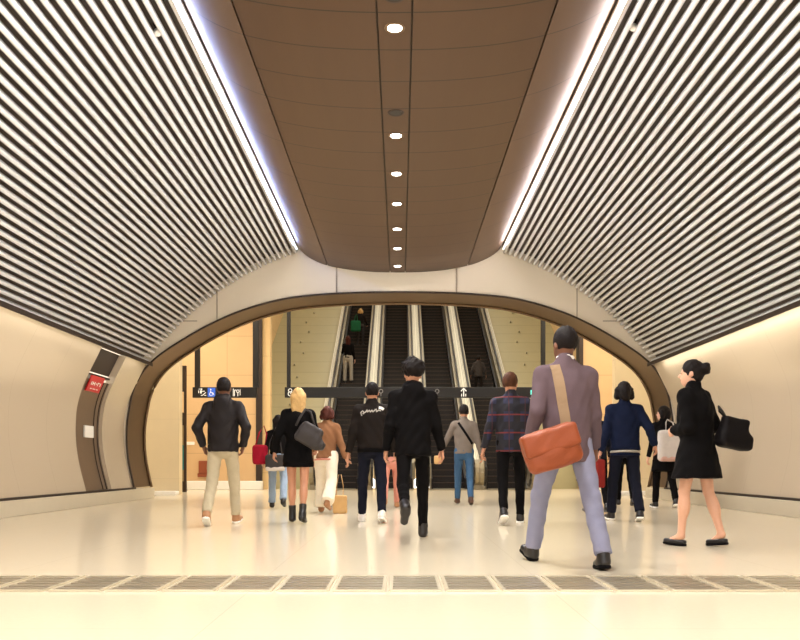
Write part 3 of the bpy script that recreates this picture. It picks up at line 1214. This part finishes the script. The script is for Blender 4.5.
        c = np.empty(len(me.polygons) * 3)
        me.polygons.foreach_get('center', c)
        c = c.reshape(-1, 3)
        mi = np.zeros(len(c), int)
        for d in (-1, 1):
            mi[np.linalg.norm(c - self.hd(d * .032, .092, .003), axis=1) < .012 * s] = 1
        lp = (c - self.hd(0, .092, -.058)) @ R
        mi[(np.abs(lp[:, 0]) < .024 * s) & (np.abs(lp[:, 2]) < .008 * s) & (np.abs(lp[:, 1]) < .02 * s)] = 2
        me.polygons.foreach_set('material_index', mi)
        return o

    def hand(self, k_, curl):
        s, J = self.s, self.J
        sd = -1 if k_ == 'L' else 1
        d = J['fa' + k_]
        wr = J['wr' + k_]
        n = nrm(V3(-sd, 0, 0) - d * (V3(-sd, 0, 0) @ d))      # palm side
        lat = nrm(np.cross(n, d))
        if lat @ V3(0, 1, .3) < 0:
            lat = -lat
        Hh = SDF()
        Hh.cap(wr - d * .02 * s, wr + d * .03 * s, .027 * s, .03 * s, u=lat, sq=.7)
        Hh.cap(wr + d * .03 * s, wr + d * .075 * s, .034 * s, .038 * s, u=lat, sq=.45, k=.015)
        for j, (o_, L) in enumerate(((.030, .070), (.010, .078), (-.011, .072), (-.031, .056))):
            b = wr + d * (.088 - abs(j - 1.3) * .004) * s + lat * o_ * s
            c1, c2 = math.radians(curl * .6 + 6 * j), math.radians(curl * 1.5 + 8 * j)
            m1 = b + (d * math.cos(c1) + n * math.sin(c1)) * L * .5 * s
            m2 = m1 + (d * math.cos(c2) + n * math.sin(c2)) * L * .5 * s
            Hh.cap(b - d * .03 * s, b, .0095 * s, .0092 * s, k=.008)
            Hh.cap(b, m1, .0092 * s, .0085 * s, k=.003)
            Hh.cap(m1, m2, .0085 * s, .0072 * s, k=.003)
        t0 = wr + d * .03 * s + lat * .026 * s
        t1 = t0 + nrm(d * .7 + lat * .65 + n * .35) * .04 * s
        t2 = t1 + nrm(d * .95 + lat * .1 + n * .45) * .034 * s
        Hh.cap(t0, t1, .014 * s, .0105 * s, k=.012)
        Hh.cap(t1, t2, .0105 * s, .0085 * s, k=.003)
        return Hh.mesh('hand', .0058)

    # --- clothes
    def torso_sdf(self, hem=-.12, loose=1., arm=1., sleeve=1., flare=1., collar=None):
        s, J, X, b = self.s, self.J, self.X, self.b
        f = self.female
        S = SDF()
        cw = (.158 if f else .180) * loose * b
        ww = (.135 if f else .162) * loose * b
        S.ell(self.T(.30), V3(cw, .122 * loose, .20) * s, None, .03)
        S.ell(self.T(.15), V3(ww, .112 * loose, .20) * s, None, .06)
        S.cap(self.T(hem), self.T(.12), (.168 if f else .172) * loose * flare * s * b, ww * 1.0 * s, u=X, sq=.78, k=.04, fa=True)
        S.cap(J['shL'] - self.su * .03 * s, J['shR'] - self.su * .03 * s, .06 * s, u=X, k=.05)
        for k_ in 'LR':
            S.cap(self.T(.505), J['sh' + k_], .046 * s, .052 * s, k=.06)
        S.cap(self.T(.46), self.T(.545), .075 * s, .066 * s, k=.03)
        for k_ in 'LR':
            A = SDF()
            w1 = J['el' + k_] + (J['wr' + k_] - J['el' + k_]) * min(1, sleeve)
            S.cap(J['sh' + k_], J['el' + k_], .062 * s * arm, .052 * s * arm, k=.035)
            S.cap(J['el' + k_], w1, .052 * s * arm, .041 * s * arm, k=.012, fb=True)
        if collar == 'hood':
            S.cap(self.T(.525, -.04, -.045), self.T(.525, -.04, .045), .055 * s, k=.04)
            S.ell(self.T(.46, -.085), V3(.10, .05, .10) * s, None, .04)
        elif collar == 'collar':
            S.cap(self.T(.50), self.T(.565), .074 * s, .068 * s, k=.006, fb=True)
        return S

    def jacket(self, m, name='jacket', wr=.006, **kw):
        S = self.torso_sdf(**kw)
        self.tors = S
        return self.put(name, S.mesh(name, self.res, wr, self.seed), m)

    def hem_band(self, m, t0, t1, loose=1., flare=1., name='hem_band'):
        S = SDF()
        w = (.135 if self.female else .162) * loose
        r = (.168 if self.female else .172) * loose * flare * self.s * self.b + .006
        S.cap(self.T(t0), self.T(t1), r, r, u=self.X, sq=.785, fa=True, fb=True)
        return self.put(name, S.mesh(name, self.res * .8), m)

    def trousers(self, m, wide=1., hemw=1., cutoff=1., wr=.004, name='trousers', top=.06):
        s, J = self.s, self.J
        S = SDF()
        S.ell(self.T(0, -.01), V3(.150 * self.b, .112, .13) * s, None, .03)
        S.ell(self.T(-.075, -.015), V3(.15 * self.b, .108, .10) * s, None, .04)
        S.cap(self.T(0), self.T(top), .143 * s * self.b, .138 * s * self.b, u=self.X, sq=.72, k=.03, fb=True)
        for k_ in 'LR':
            kn, an = J['knee' + k_], J['ank' + k_]
            e = kn + (an - kn) * cutoff
            L = SDF()
            S.cap(J['hip' + k_], kn, .088 * s * wide, .064 * s * wide, k=.022)
            S.cap(kn, e, .064 * s * wide, .05 * s * hemw, k=.022, fb=True)
        return self.put(name, S.mesh(name, self.res, wr, self.seed + 3), m)

    def skirt(self, m, t0=.08, t1=-.33, r0=.14, r1=.205, name='skirt'):
        S = SDF()
        S.cap(self.T(t0), self.P + V3(0, 0, t1) * self.s, r0 * self.s, r1 * self.s, u=self.X, sq=.78, fa=True, fb=True)
        return self.put(name, S.mesh(name, self.res, .004, self.seed), m)

    def shoes(self, m, sole=None, boot=0., slim=1., bare=False, names=('shoe',)):
        s, J = self.s, self.J
        for k_ in 'LR':
            an, ff, fd = J['ank' + k_], J['ff' + k_], J['fd' + k_]
            sx = nrm(np.cross(ff, fd))
            S = SDF()
            S.cap(an + fd * .055 * s - ff * .02 * s, an + fd * .062 * s + ff * .14 * s, .042 * s * slim, .038 * s * slim, u=sx, sq=.85, k=.02)
            if not bare:
                S.cap(an + fd * .0 * s - ff * .005 * s, an + fd * .05 * s + ff * .03 * s, .040 * s * slim, .044 * s * slim, k=.03)
                S.cap(an - fd * .01 * s, an - ff * .01 * s + fd * .04 * s, .041 * s, .042 * s, k=.02)
            if boot:
                S.cap(an - nrm(an - J['knee' + k_]) * boot * s, an, .05 * s, .043 * s, k=.02, fa=True)
            S.cut(an + fd * .088 * s, fd)
            if bare:
                S.cut(an + fd * .035 * s, -fd)
            o = self.put('shoe', S.mesh('shoe', min(.0085, self.res)), m)
            if sole is not None:
                Q = SDF()
                Q.cap(an + fd * .082 * s - ff * .02 * s, an + fd * .082 * s + ff * .14 * s, .046 * s * slim, .042 * s * slim, u=sx, sq=.8)
                Q.cut(an + fd * .096 * s, fd)
                Q.cut(an + fd * .068 * s, -fd)
                self.put('sole', Q.mesh('sole', .0075), sole, o)

    def hair(self, m, style='short', vol=1.):
        s, R = self.s, self.Rh
        S = SDF()
        if style == 'curly':
            S.ell(self.hd(0, -.02, .06), V3(.112 * vol, .125 * vol, .10 * vol) * s, R, .02)
            rnd = random.Random(3)
            for i in range(26):
                a, e = rnd.uniform(0, 6.28), rnd.uniform(-.2, 1.5)
                S.ell(self.hd(.10 * vol * math.cos(a) * math.cos(e), -.02 + .11 * vol * math.sin(a) * math.cos(e), .06 + .09 * vol * math.sin(e)), V3(.03, .03, .028) * s, R, .012)
        else:
            S.ell(self.hd(0, -.018, .032), V3(.084 * vol, .102 * vol, .108 * vol) * s, R, .02)
            if style != 'short':
                S.ell(self.hd(0, -.055, -.02), V3(.066 * vol, .058 * vol, .07) * s, R, .02)
        if style == 'bob':
            for d in (-1, 1):
                S.cap(self.hd(d * .078, -.02, .03), self.hd(d * .088, -.02, -.055), .042 * s, .042 * s, k=.02)
            S.cap(self.hd(0, -.07, .03), self.hd(0, -.07, -.06), .06 * s, k=.03)
        if style == 'long':
            for d in (-.5, 0, .5):
                S.cap(self.hd(d * .09, -.07, .0), self.hd(d * .1, -.085, -.2), .05 * s, .032 * s, k=.03)
            for d in (-1, 1):
                S.cap(self.hd(d * .07, -.03, .03), self.hd(d * .07, -.05, -.14), .034 * s, .026 * s, k=.02)
        if style == 'bun':
            S.ell(self.hd(0, -.125, .045), V3(.052, .05, .05) * s, R, .02)
            for i in range(6):
                a = i * 1.05
                S.ell(self.hd(.035 * math.cos(a), -.14, .045 + .035 * math.sin(a)), V3(.026, .03, .026) * s, R, .01)
        S.ell(self.hd(0, .125, -.055), V3(.10, .11, .105) * s, R, .012, mode='s')
        if style == 'short':
            S.cut(self.hd(0, 0, -.036), R @ V3(0, 0, -1))
        wr = {'curly': .007, 'short': .0025}.get(style, .004)
        return self.put('hair', S.mesh('hair', min(.0095, self.res), wr, self.seed, 2.2), m)

    def surf(self, S, x, z, side=-1):
        """point of the clothes' surface at local x, z as seen from behind"""
        y = -.6
        for _ in range(60):
            d = float(S.eval(V3(x, y, z)[None])[0])
            if d < .0015:
                break
            y += d * .8
            if y > .6:
                return V3(x, -.1, z)
        return V3(x, y, z)

    def back_ribbon(self, pts, w, m, name='strap', lift=.006, parent=None):
        S = self.tors
        dense = []
        for (xa, za), (xb, zb) in zip(pts, pts[1:]):
            L = math.hypot(xb - xa, zb - za)
            n = max(2, int(L / .03))
            dense += [(xa + (xb - xa) * i / n, za + (zb - za) * i / n) for i in range(n)]
        dense.append(pts[-1])
        A, B = [], []
        for i, (x, z) in enumerate(dense):
            q0, q1 = dense[max(0, i - 1)], dense[min(len(dense) - 1, i + 1)]
            t = nrm(V3(q1[0] - q0[0], 0, q1[1] - q0[1]))
            nn = V3(t[2], 0, -t[0]) * w / 2
            for lst, sg in ((A, -1), (B, 1)):
                p = self.surf(S, x + sg * nn[0], z + sg * nn[2])
                lst.append(p - V3(0, lift, 0))
        mb = MB().strip(A, B)
        me = mb.mesh(name)
        o = self.put(name, me, m, parent)
        sd = o.modifiers.new('t', 'SOLIDIFY')
        sd.thickness = .005
        sd.offset = 0
        return o

    def w(self, p):
        """local point -> world"""
        return Matrix.Translation(self.root.location) @ Matrix.Rotation(self.root.rotation_euler.z, 4, 'Z') @ Vector(p)


def item(name, label, cat, loc, rz=0, group=None):
    return tag(empty(name, loc, rz), label, cat, group)


def RY(deg):
    return rot((0, 1, 0), deg)


# palette of the clothes
C_black = cloth('black_cloth', (11, 9, 10))
C_black2 = cloth('soft_black', (32, 27, 25))
C_leather = cloth('black_shell', (38, 34, 35), rough=.5)
C_beige = cloth('beige_chino', (188, 176, 150))
C_jean = cloth('pale_denim', (150, 168, 190))
C_blue = cloth('blue_denim', (62, 92, 124))
C_navy = cloth('navy_cloth', (20, 27, 50))
C_navyd = cloth('dark_denim', (24, 26, 38))
C_white = cloth('white_linen', (236, 226, 208))
C_tan = cloth('tan_knit', (134, 94, 66))
C_grey = cloth('grey_knit', (116, 106, 98))
C_mauve = cloth('mauve_wool', (98, 82, 88))
C_lav = cloth('grey_blue_trouser', (134, 135, 158))
C_pink = cloth('dusty_pink', (204, 138, 122))
C_redw = cloth('wine_red', (150, 24, 44))
C_red = cloth('red_woven', (128, 40, 36))
C_green = cloth('green_cloth', (40, 104, 72))
C_lgrey = cloth('light_grey', (178, 172, 162))
C_shirtw = cloth('shirt_white', (240, 236, 232))
C_orange = mat('orange_leather', (142, 64, 24), rough=.5, noise=.12, nscale=9, bump=.2, bscale=70)
C_strap = cloth('strap_webbing', (150, 126, 100))
C_brownl = mat('brown_leather', (74, 46, 30), rough=.4, noise=.1)
C_blackl = mat('black_leather', (26, 22, 22), rough=.35, noise=.1)
C_tanl = mat('tan_leather', (170, 122, 84), rough=.5, noise=.1)
C_dgrey = cloth('dark_grey_leather', (62, 58, 58), rough=.5)
C_paper = mat('kraft_paper', (200, 160, 104), rough=.7, noise=.06)
C_wbag = cloth('white_bag', (200, 192, 186))
H_black = mat('hair_black', (22, 16, 15), rough=.6, spec=.15, noise=.3, nscale=40, bump=.5, bscale=90)
H_brown = mat('hair_brown', (74, 44, 28), rough=.6, spec=.15, noise=.3, nscale=40, bump=.5, bscale=90)
H_auburn = mat('hair_auburn', (72, 34, 26), rough=.6, spec=.15, noise=.3, nscale=40, bump=.5, bscale=90)
H_blond = mat('hair_blond', (206, 168, 112), rough=.5, spec=.15, noise=.25, nscale=40, bump=.5, bscale=90)
SK1, SK2, SK3 = (196, 140, 110), (214, 164, 136), (112, 72, 52)


def plaid():
    m = bpy.data.materials.new('plaid_flannel')
    m.use_nodes = True
    nt = m.node_tree
    b = nt.nodes['Principled BSDF']
    b.inputs['Roughness'].default_value = .85
    tc = nt.nodes.new('ShaderNodeTexCoord')
    sx = nt.nodes.new('ShaderNodeSeparateXYZ')
    nt.links.new(tc.outputs['Object'], sx.inputs[0])
    col = None
    prev = (*lin((26, 28, 56)), 1)
    for ax, per, off, wid, rgb in ((0, .21, .02, .09, (16, 14, 24)), (2, .23, .05, .10, (18, 16, 26)), (2, .23, .0, .018, (100, 32, 32)), (0, .21, .17, .012, (58, 26, 34))):
        a = nt.nodes.new('ShaderNodeMath')
        a.operation = 'ADD'
        a.inputs[1].default_value = 50 * per - off
        nt.links.new(sx.outputs[ax], a.inputs[0])
        d = nt.nodes.new('ShaderNodeMath')
        d.operation = 'MODULO'
        d.inputs[1].default_value = per
        nt.links.new(a.outputs[0], d.inputs[0])
        l = nt.nodes.new('ShaderNodeMath')
        l.operation = 'LESS_THAN'
        l.inputs[1].default_value = wid
        nt.links.new(d.outputs[0], l.inputs[0])
        mx = nt.nodes.new('ShaderNodeMix')
        mx.data_type = 'RGBA'
        nt.links.new(l.outputs[0], mx.inputs[0])
        if col is None:
            mx.inputs[6].default_value = prev
        else:
            nt.links.new(col, mx.inputs[6])
        mx.inputs[7].default_value = (*lin(rgb), 1)
        col = mx.outputs[2]
    nt.links.new(col, b.inputs['Base Color'])
    return m


M_plaid = plaid()


def bag_mesh(half, rd=.03, bulge=.0, top_taper=0., h=.012, wr=.003):
    S = SDF()
    S.box((0, 0, 0), half, None, rd)
    if bulge:
        S.ell((0, 0, -half[2] * .15), V3(half[0] * .9, half[1] + bulge, half[2] * .8), None, .04)
    return S.mesh('bag_body', h, wr, 2)


# ------------------------------------------------------------------ the people
# man with hands in his jacket pockets
p = Person('man in a black jacket and beige trousers walking with hands in his pockets', 223, 526, 376, SK3, depth=10.4, legL=(-10, 26, 3), legR=(20, 10, 2), footL=28, footR=-8,
           armL=(-22, 24, 62, 38), armR=(-22, 24, 62, 38))
p.body(hands='LR')
p.jacket(C_leather, collar='hood', loose=1.06, arm=1.12, hem=-.10)
p.trousers(C_beige, wide=1.03, hemw=1.15)
p.shoes(C_tanl, M_white)
p.hair(H_black, 'short')

# half hidden woman with the red bag
p = Person('woman in black top and pale jeans half hidden beside the blonde woman', 278, 508, 414, SK2, female=True, legL=(14, 8, 3), legR=(-12, 24, 3), footL=-5, footR=22, heading=4)
p.body()
p.jacket(C_black, hem=-.10, loose=1.05)
p.trousers(C_jean, wide=1.08, hemw=1.4)
p.shoes(C_blackl)
p.hair(H_black, 'long')
b = item('shoulder_bag', 'wine red bag carried beside the pale jeans near the wall corner', 'bag', p.w((-.30, -.10, .93)))
link('bag_body', bag_mesh((.13, .08, .17), .05), C_redw, b)
link('strap', MB().tube([(-.08, 0, .15), (-.02, .03, .38), (.06, .05, .50), (.10, .08, .36), (.08, .05, .15)], .012, 8).mesh('strap'), C_redw, b, True)
b = item('tote_bag', 'grey and white bag hanging at the hip between red bag and blonde woman', 'bag', p.w((-.03, -.22, .80)))
link('bag_body', bag_mesh((.17, .06, .13), .04), C_dgrey, b)
link('base_panel', bag_mesh((.165, .062, .045), .03), C_wbag, b).location = (0, 0, -.11)
link('strap', MB().tube([(-.12, 0, .1), (-.10, .04, .35), (.0, .06, .60), (.08, .06, .35), (.12, 0, .1)], .01, 8).mesh('strap'), C_dgrey, b, True)

# blonde woman
p = Person('blonde woman in a short black outfit with bare legs and black ankle boots', 298, 523, 386, SK1, female=True, legL=(8, 6, -1), legR=(-6, 16, -1), footL=-2, footR=14, armL=(-14, 20, 40, 10), armR=(10, 16, 50, 20), hairtop=.025)
p.body(bare=True)
p.jacket(C_black, hem=-.20, loose=1.14, arm=1.15, flare=1.06, collar='collar')
p.skirt(C_black, t0=0, t1=-.25, r0=.18, r1=.205)
p.shoes(C_blackl, boot=.13)
p.hair(H_blond, 'long', .97)
b = item('shoulder_bag', 'dark grey leather shoulder bag on the blonde woman', 'bag', p.w((.17, -.24, 1.13)))
S = SDF().box((0, 0, 0), (.15, .05, .14), RY(32), .045)
S.box((.03, 0, -.06), (.19, .055, .06), RY(32), .04, k=.08)
link('bag_body', S.mesh('bag_body', .012, .006, 1), C_dgrey, b)
link('strap', MB().tube([(-.16, -.03, .12), (-.12, .02, .22), (-.06, .10, .33), (0, .16, .3), (.06, .10, .12)], .016, 8).mesh('strap'), C_dgrey, b, True)

# woman in white trousers
p = Person('woman with auburn hair, tan top and wide white trousers', 326, 513, 405, SK1, female=True, legL=(16, 10, 4), legR=(-16, 26, 5), footL=-6, footR=24, lean=7, armL=(6, 10, 18, 0), armR=(-4, 20, 12, 0), heading=-12, head=(-6, -10))
p.body()
p.jacket(C_tan, hem=-.09, loose=1.12, arm=1.12)
p.hem_band(C_pink, -.115, -.085, 1.12)
p.trousers(C_white, wide=1.3, hemw=2.2)
p.shoes(C_tanl, slim=.9)
p.hair(H_auburn, 'bob')
b = item('paper_bag', 'tan paper bag carried low beside the white trousers', 'bag', p.w((.24, -.05, .14)))
link('bag_body', bag_mesh((.11, .06, .14), .012, h=.012), C_paper, b)
link('handle', MB().tube([(-.05, 0, .13), (-.05, 0, .30), (-.02, 0, .46), (.02, 0, .46), (.05, 0, .30), (.05, 0, .13)], .006, 6).mesh('handle'), C_paper, b, True)

# man with script on his jacket
p = Person('man in a black jacket with white script across the back and white sneakers', 372, 522, 381, SK1, legL=(12, 6, 4), legR=(-10, 18, 4), footL=-4, footR=16, armL=(-4, 14, 16, 10), armR=(4, 14, 20, 10))
p.body()
p.jacket(C_black2, hem=-.06, loose=1.06, arm=1.14, collar='collar')
s = p.s
zz = p.T(.41)[2]
scr = [(-.105, -.045), (-.115, -.01), (-.095, .012), (-.08, -.008), (-.095, -.025), (-.06, .0), (-.05, .022), (-.045, -.004), (-.025, .016), (-.015, -.006), (.002, .018), (.012, -.004), (.03, .016), (.045, .03), (.05, -.002), (.07, .018), (.095, .01)]
p.back_ribbon([(x * 1.25, zz + z * 1.2) for x, z in scr], .014, C_lgrey, 'back_script', .004)
p.back_ribbon([(.09, zz + .055), (.125, zz + .05), (.155, zz + .03)], .035, C_shirtw, 'shoulder_patch', .004)
p.hem_band(C_black, -.10, -.05, 1.04)
p.trousers(C_navyd, wide=1.04, hemw=1.05)
p.shoes(C_shirtw, M_white)
p.hair(H_black, 'short')

# hidden person with pink trousers between the two men in black
p = Person('person in dark top and pink trousers mostly hidden between two men in black', 391, 508, 420, SK1, female=True, legL=(-14, 26, 2), legR=(16, 8, 2), footL=24, footR=-8)
p.body()
p.jacket(C_black2, hem=-.08)
p.trousers(C_pink, hemw=1.1)
p.shoes(C_tanl)
p.hair(H_brown, 'bob')

# tall man in the black hoodie
p = Person('tall man with curly hair in black hoodie and black trousers, one heel lifted', 413, 539, 356, SK1, hairtop=.055, legL=(-18, 48, 2), legR=(12, 5, 2), footL=52, footR=-4, armL=(-8, 12, 22, 12), armR=(4, 13, 16, 0), head=(12, 0), heading=3)
p.body()
p.jacket(C_black, hem=-.15, loose=1.04, arm=1.06, collar='hood')
p.trousers(C_black, wide=.92, hemw=.92)
p.shoes(C_blackl, boot=.06)
p.hair(H_black, 'curly', 1.02)

# boy in grey
p = Person('boy in a grey sweater and blue jeans with a strap across his back', 464, 505, 404, SK1, legL=(16, 6, 1), legR=(-8, 18, 1), footL=-6, footR=14, armL=(6, 26, 14, 0), armR=(-6, 14, 16, 0), lean=2)
p.body()
p.jacket(C_grey, name='sweater', hem=-.08, loose=.98, arm=1.05)
z0, z1 = p.T(.47)[2], p.T(.10)[2]
p.back_ribbon([(-.11, z0), (.0, (z0 + z1) / 2 + .03), (.15, z1)], .045, C_black, 'strap')
p.trousers(C_blue, wide=1., hemw=1.05)
p.shoes(C_brownl)
p.hair(H_black, 'short', 1.04)
b = item('snack_bag', 'small cream package in the hand of the boy in grey', 'package', p.w(p.J['wrL'] + p.J['faL'] * .12 * p.s + V3(-.0, .0, -.03)))
link('package', bag_mesh((.07, .04, .08), .02), C_paper, b)

# man in plaid
p = Person('man with brown hair in navy and red plaid shirt and black trousers', 511, 526, 371, SK1, depth=10.6, legL=(-12, 24, 2), legR=(14, 6, 3), footL=26, footR=-6, armL=(-6, 15, 14, 0), armR=(8, 12, 18, 0), heading=-3, head=(-22, 0), hairtop=.025)
p.body()
p.jacket(M_plaid, name='shirt', hem=-.14, loose=1.02, arm=1.04)
p.trousers(C_black, wide=.96, hemw=.95)
p.shoes(C_blackl, M_white)
p.hair(H_brown, 'short', 1.05)

# tall man with the orange bag
p = Person('man in a mauve grey blazer and pale grey trousers striding with an orange bag', 567, 569, 324, SK3, depth=6.2, legL=(24, 8, 7), legR=(-17, 8, 6), footL=-16, footR=6, armL=(-14, 14, 50, 10), armR=(6, 10, 20, 0), heading=8, head=(12, 0), lean=4)
p.body()
p.jacket(C_mauve, name='blazer', hem=-.20, loose=1.04, arm=1.06, wr=.004)
S = SDF().cap(p.T(.525), p.T(.575), .070 * p.s, .063 * p.s, fa=True, fb=True)
p.put('shirt_collar', S.mesh('shirt_collar', .009), C_shirtw)
p.trousers(C_lav, wide=1.03, hemw=1.2)
p.shoes(C_blackl, C_black)
p.hair(H_black, 'short')
b = item('messenger_bag', 'orange brown leather messenger bag on the hip of the man in mauve blazer', 'bag', p.w((-.21, -.27, .87)), math.radians(2))
S = SDF().box((0, 0, 0), (.20, .07, .145), RY(-17), .05)
S.ell((0, -.0, -.03), V3(.18, .095, .12), RY(-17), .04)
link('bag_body', S.mesh('bag_body', .010, .004, 1), C_orange, b)
S = SDF().box(RY(-17) @ V3(0, -.02, .055), (.205, .078, .085), RY(-17), .03)
link('flap', S.mesh('flap', .010, .003, 2), C_orange, b)
z0, z1 = p.T(.50)[2], p.T(-.04)[2]
st = p.back_ribbon([(-.105, z0), (-.085, z0 - .2), (-.04, z1)], .072, C_strap, 'strap', .008)
M_ = st.matrix_world
st.parent = b
st.matrix_parent_inverse = (Matrix.Translation(b.location) @ Matrix.Rotation(math.radians(2), 4, 'Z')).inverted() @ (Matrix.Translation(p.root.location) @ Matrix.Rotation(p.root.rotation_euler.z, 4, 'Z'))

# people behind
p = Person('person in dark blue top mostly hidden behind the man with the orange bag', 596, 513, 403, SK3, legL=(12, 6, 2), legR=(-10, 18, 2), footL=-4, footR=16)
p.body()
p.jacket(C_navyd, hem=-.10)
p.trousers(C_black)
p.shoes(C_blackl)
p.hair(H_black, 'short')

p = Person('person in black mostly hidden behind the man in the blue jacket', 625, 506, 413, SK1, legL=(10, 5, 1), legR=(-6, 14, 1), footL=-4, footR=12)
p.body()
p.jacket(C_black, hem=-.12)
p.trousers(C_black)
p.shoes(C_blackl)
p.hair(H_black, 'short')

# man in blue jacket
p = Person('man in a blue jacket with white hem stripe, dark jeans and sneakers', 625, 521, 380, SK1, hairtop=.03, legL=(12, 6, 5), legR=(-8, 16, 3), footL=-4, footR=14, armL=(-6, 14, 18, 0), armR=(-28, 20, 50, 0))
p.body()
p.jacket(C_navy, hem=-.08, loose=1.08, arm=1.12, collar='collar')
p.hem_band(C_lgrey, -.115, -.085, 1.06)
p.hem_band(C_navy, -.15, -.118, 1.05)
p.trousers(C_navyd, wide=1.02, hemw=1.2)
p.shoes(C_blackl, M_white)
p.hair(H_black, 'bob', 1.05)
b = item('hand_bag', 'dark red woven bag in the hand of the man in blue', 'bag', p.w(p.J['wrL'] + V3(-.02, .02, -.30)))
link('bag_body', bag_mesh((.06, .13, .19), .03), C_red, b)
link('handle', MB().tube([(0, -.07, .17), (0, -.05, .23), (0, 0, .25), (0, .05, .23), (0, .07, .17)], .009, 8).mesh('handle'), C_blackl, b, True)

# person with the white bag
p = Person('person in a black coat with black trousers behind the woman in black skirt', 664, 508, 405, SK2, female=True, legL=(10, 5, 2), legR=(-10, 18, 2), footL=-4, footR=16, armL=(-8, 12, 20, 0), armR=(4, 12, 20, 0), head=(55, 0))
p.body()
p.jacket(C_black, hem=-.34, loose=1.1, flare=1.18, name='coat')
p.trousers(C_black, hemw=1.1)
p.shoes(C_blackl, M_white)
p.hair(H_black, 'bob')
b = item('shopping_bag', 'white bag slung on the back of the person in the black coat', 'bag', p.w((.03, -.26, 1.08)))
link('bag_body', bag_mesh((.22, .08, .27), .07), C_wbag, b)
link('base_panel', bag_mesh((.20, .082, .06), .05), cloth('bag_blush', (205, 165, 152)), b).location = (0, 0, -.21)
link('strap', MB().tube([(-.08, 0, .22), (-.06, .06, .40), (0, .18, .46), (.06, .06, .40), (.08, 0, .22)], .012, 8).mesh('strap'), C_wbag, b, True)

# woman in blazer and skirt
p = Person('woman in black blazer and short black skirt with her hair in a bun', 697, 546, 358, SK2, female=True, heading=42, legL=(10, 6, 1), legR=(-8, 10, 1), footL=-4, footR=6, armL=(-6, 8, 95, 30), armR=(-12, 16, 78, 0), head=(22, 0), hairtop=.02)
p.body(bare=True)
p.jacket(C_black, hem=-.13, loose=1.26, arm=1.25, collar='collar', name='blazer')
p.skirt(C_black, t0=.04, t1=-.33, r0=.18, r1=.275)
p.shoes(C_blackl, C_black, slim=.95, bare=True)
p.hair(H_black, 'bun')
C_blackb = cloth('black_bag', (16, 13, 14), rough=.6)
b = item('hand_bag', 'black handbag on the arm of the woman in the short skirt', 'bag', W(735, 433, 7.55), math.radians(10))
S = SDF().box((-.015, 0, .01), (.125, .06, .13), RY(12), .03)
S.box((.0, 0, -.07), (.155, .065, .06), RY(12), .03, k=.09)
link('bag_body', S.mesh('bag_body', .011, .004, 1), C_blackb, b)
link('handle', MB().tube([(-.09, 0, .14), (-.12, .01, .20), (-.15, .02, .24), (-.12, .06, .20), (-.06, .03, .13)], .011, 8).mesh('handle'), C_blackl, b, True)

# riders on the escalators
def rider(label, px, ei, y, h, **kw):
    z = .2 * (math.floor((y - EB) / (.2 / TAN)) + 1) + .002
    hy = HY - (z + h - CAMH) * F / y
    return Person(label, px, 0, hy, depth=y, feet_z=z, legL=(3, 2, 3), legR=(-1, 2, 3), footL=0, footR=0, **kw)


p = rider('rider in black top and light grey trousers standing low on the escalator', 348, 0, 33.0, 1.9, skin=SK2, female=True, armL=(30, 14, 130, 10), armR=(-4, 10, 20, 0), hairtop=.02)
p.body()
p.jacket(C_black, name='top', hem=-.06)
p.trousers(C_lgrey, wide=1.1, hemw=1.4)
p.shoes(C_blackl)
p.hair(H_auburn, 'long')
p = rider('fair haired rider with a green bag standing higher on the escalator', 360.5, 0, 36.6, 1.66, skin=SK2, female=True, armL=(-4, 14, 20, 0), armR=(20, 22, 50, 0))
p.body()
p.jacket(C_black2, hem=-.14)
p.trousers(C_dgrey)
p.shoes(C_blackl)
p.hair(H_blond, 'bob')
b = item('shoulder_bag', 'green bag on the shoulder of the fair haired rider', 'bag', p.w((-.2, -.24, .83)))
link('bag_body', bag_mesh((.22, .10, .24), .07, h=.018), C_green, b)
link('strap', MB().tube([(-.06, 0, .2), (-.02, .04, .45), (.04, .12, .56), (.06, .05, .4), (.08, 0, .2)], .014, 8).mesh('strap'), C_green, b, True)
p = rider('lone rider in dark grey standing on the last escalator', 478.5, 3, 31.9, 1.56, skin=SK3, armL=(-10, 22, 30, 20), armR=(-10, 22, 30, 20))
p.body()
p.jacket(C_dgrey, hem=-.14, loose=1.1, arm=1.15, collar='hood')
p.trousers(C_black2)
p.shoes(C_blackl)
p.hair(H_black, 'short', 1.1)

# ------------------------------------------------------------------ world, camera, view
w = bpy.data.worlds.new('open_end_fill')  # even warm background added as soft fill through the open tunnel end
scene.world = w
w.use_nodes = True
bg = w.node_tree.nodes['Background']
bg.inputs[0].default_value = (1, .95, .88, 1)
bg.inputs[1].default_value = 2.4

cam = bpy.data.cameras.new('camera')
cam.sensor_width = 36
cam.sensor_fit = 'HORIZONTAL'
cam.lens = F / 800 * 36
cam.shift_y = (HY - 320) / 800
cam.clip_end = 200
co = bpy.data.objects.new('camera', cam)
COL.objects.link(co)
co.location = (0, 0, CAMH)
co.rotation_euler = (math.pi / 2, 0, 0)
scene.camera = co
vs = scene.view_settings
scene.display_settings.display_device = 'sRGB'
vs.view_transform = 'Standard'
vs.look = 'None'
vs.gamma = 1
vs.use_curve_mapping = False
vs.exposure = 0.2
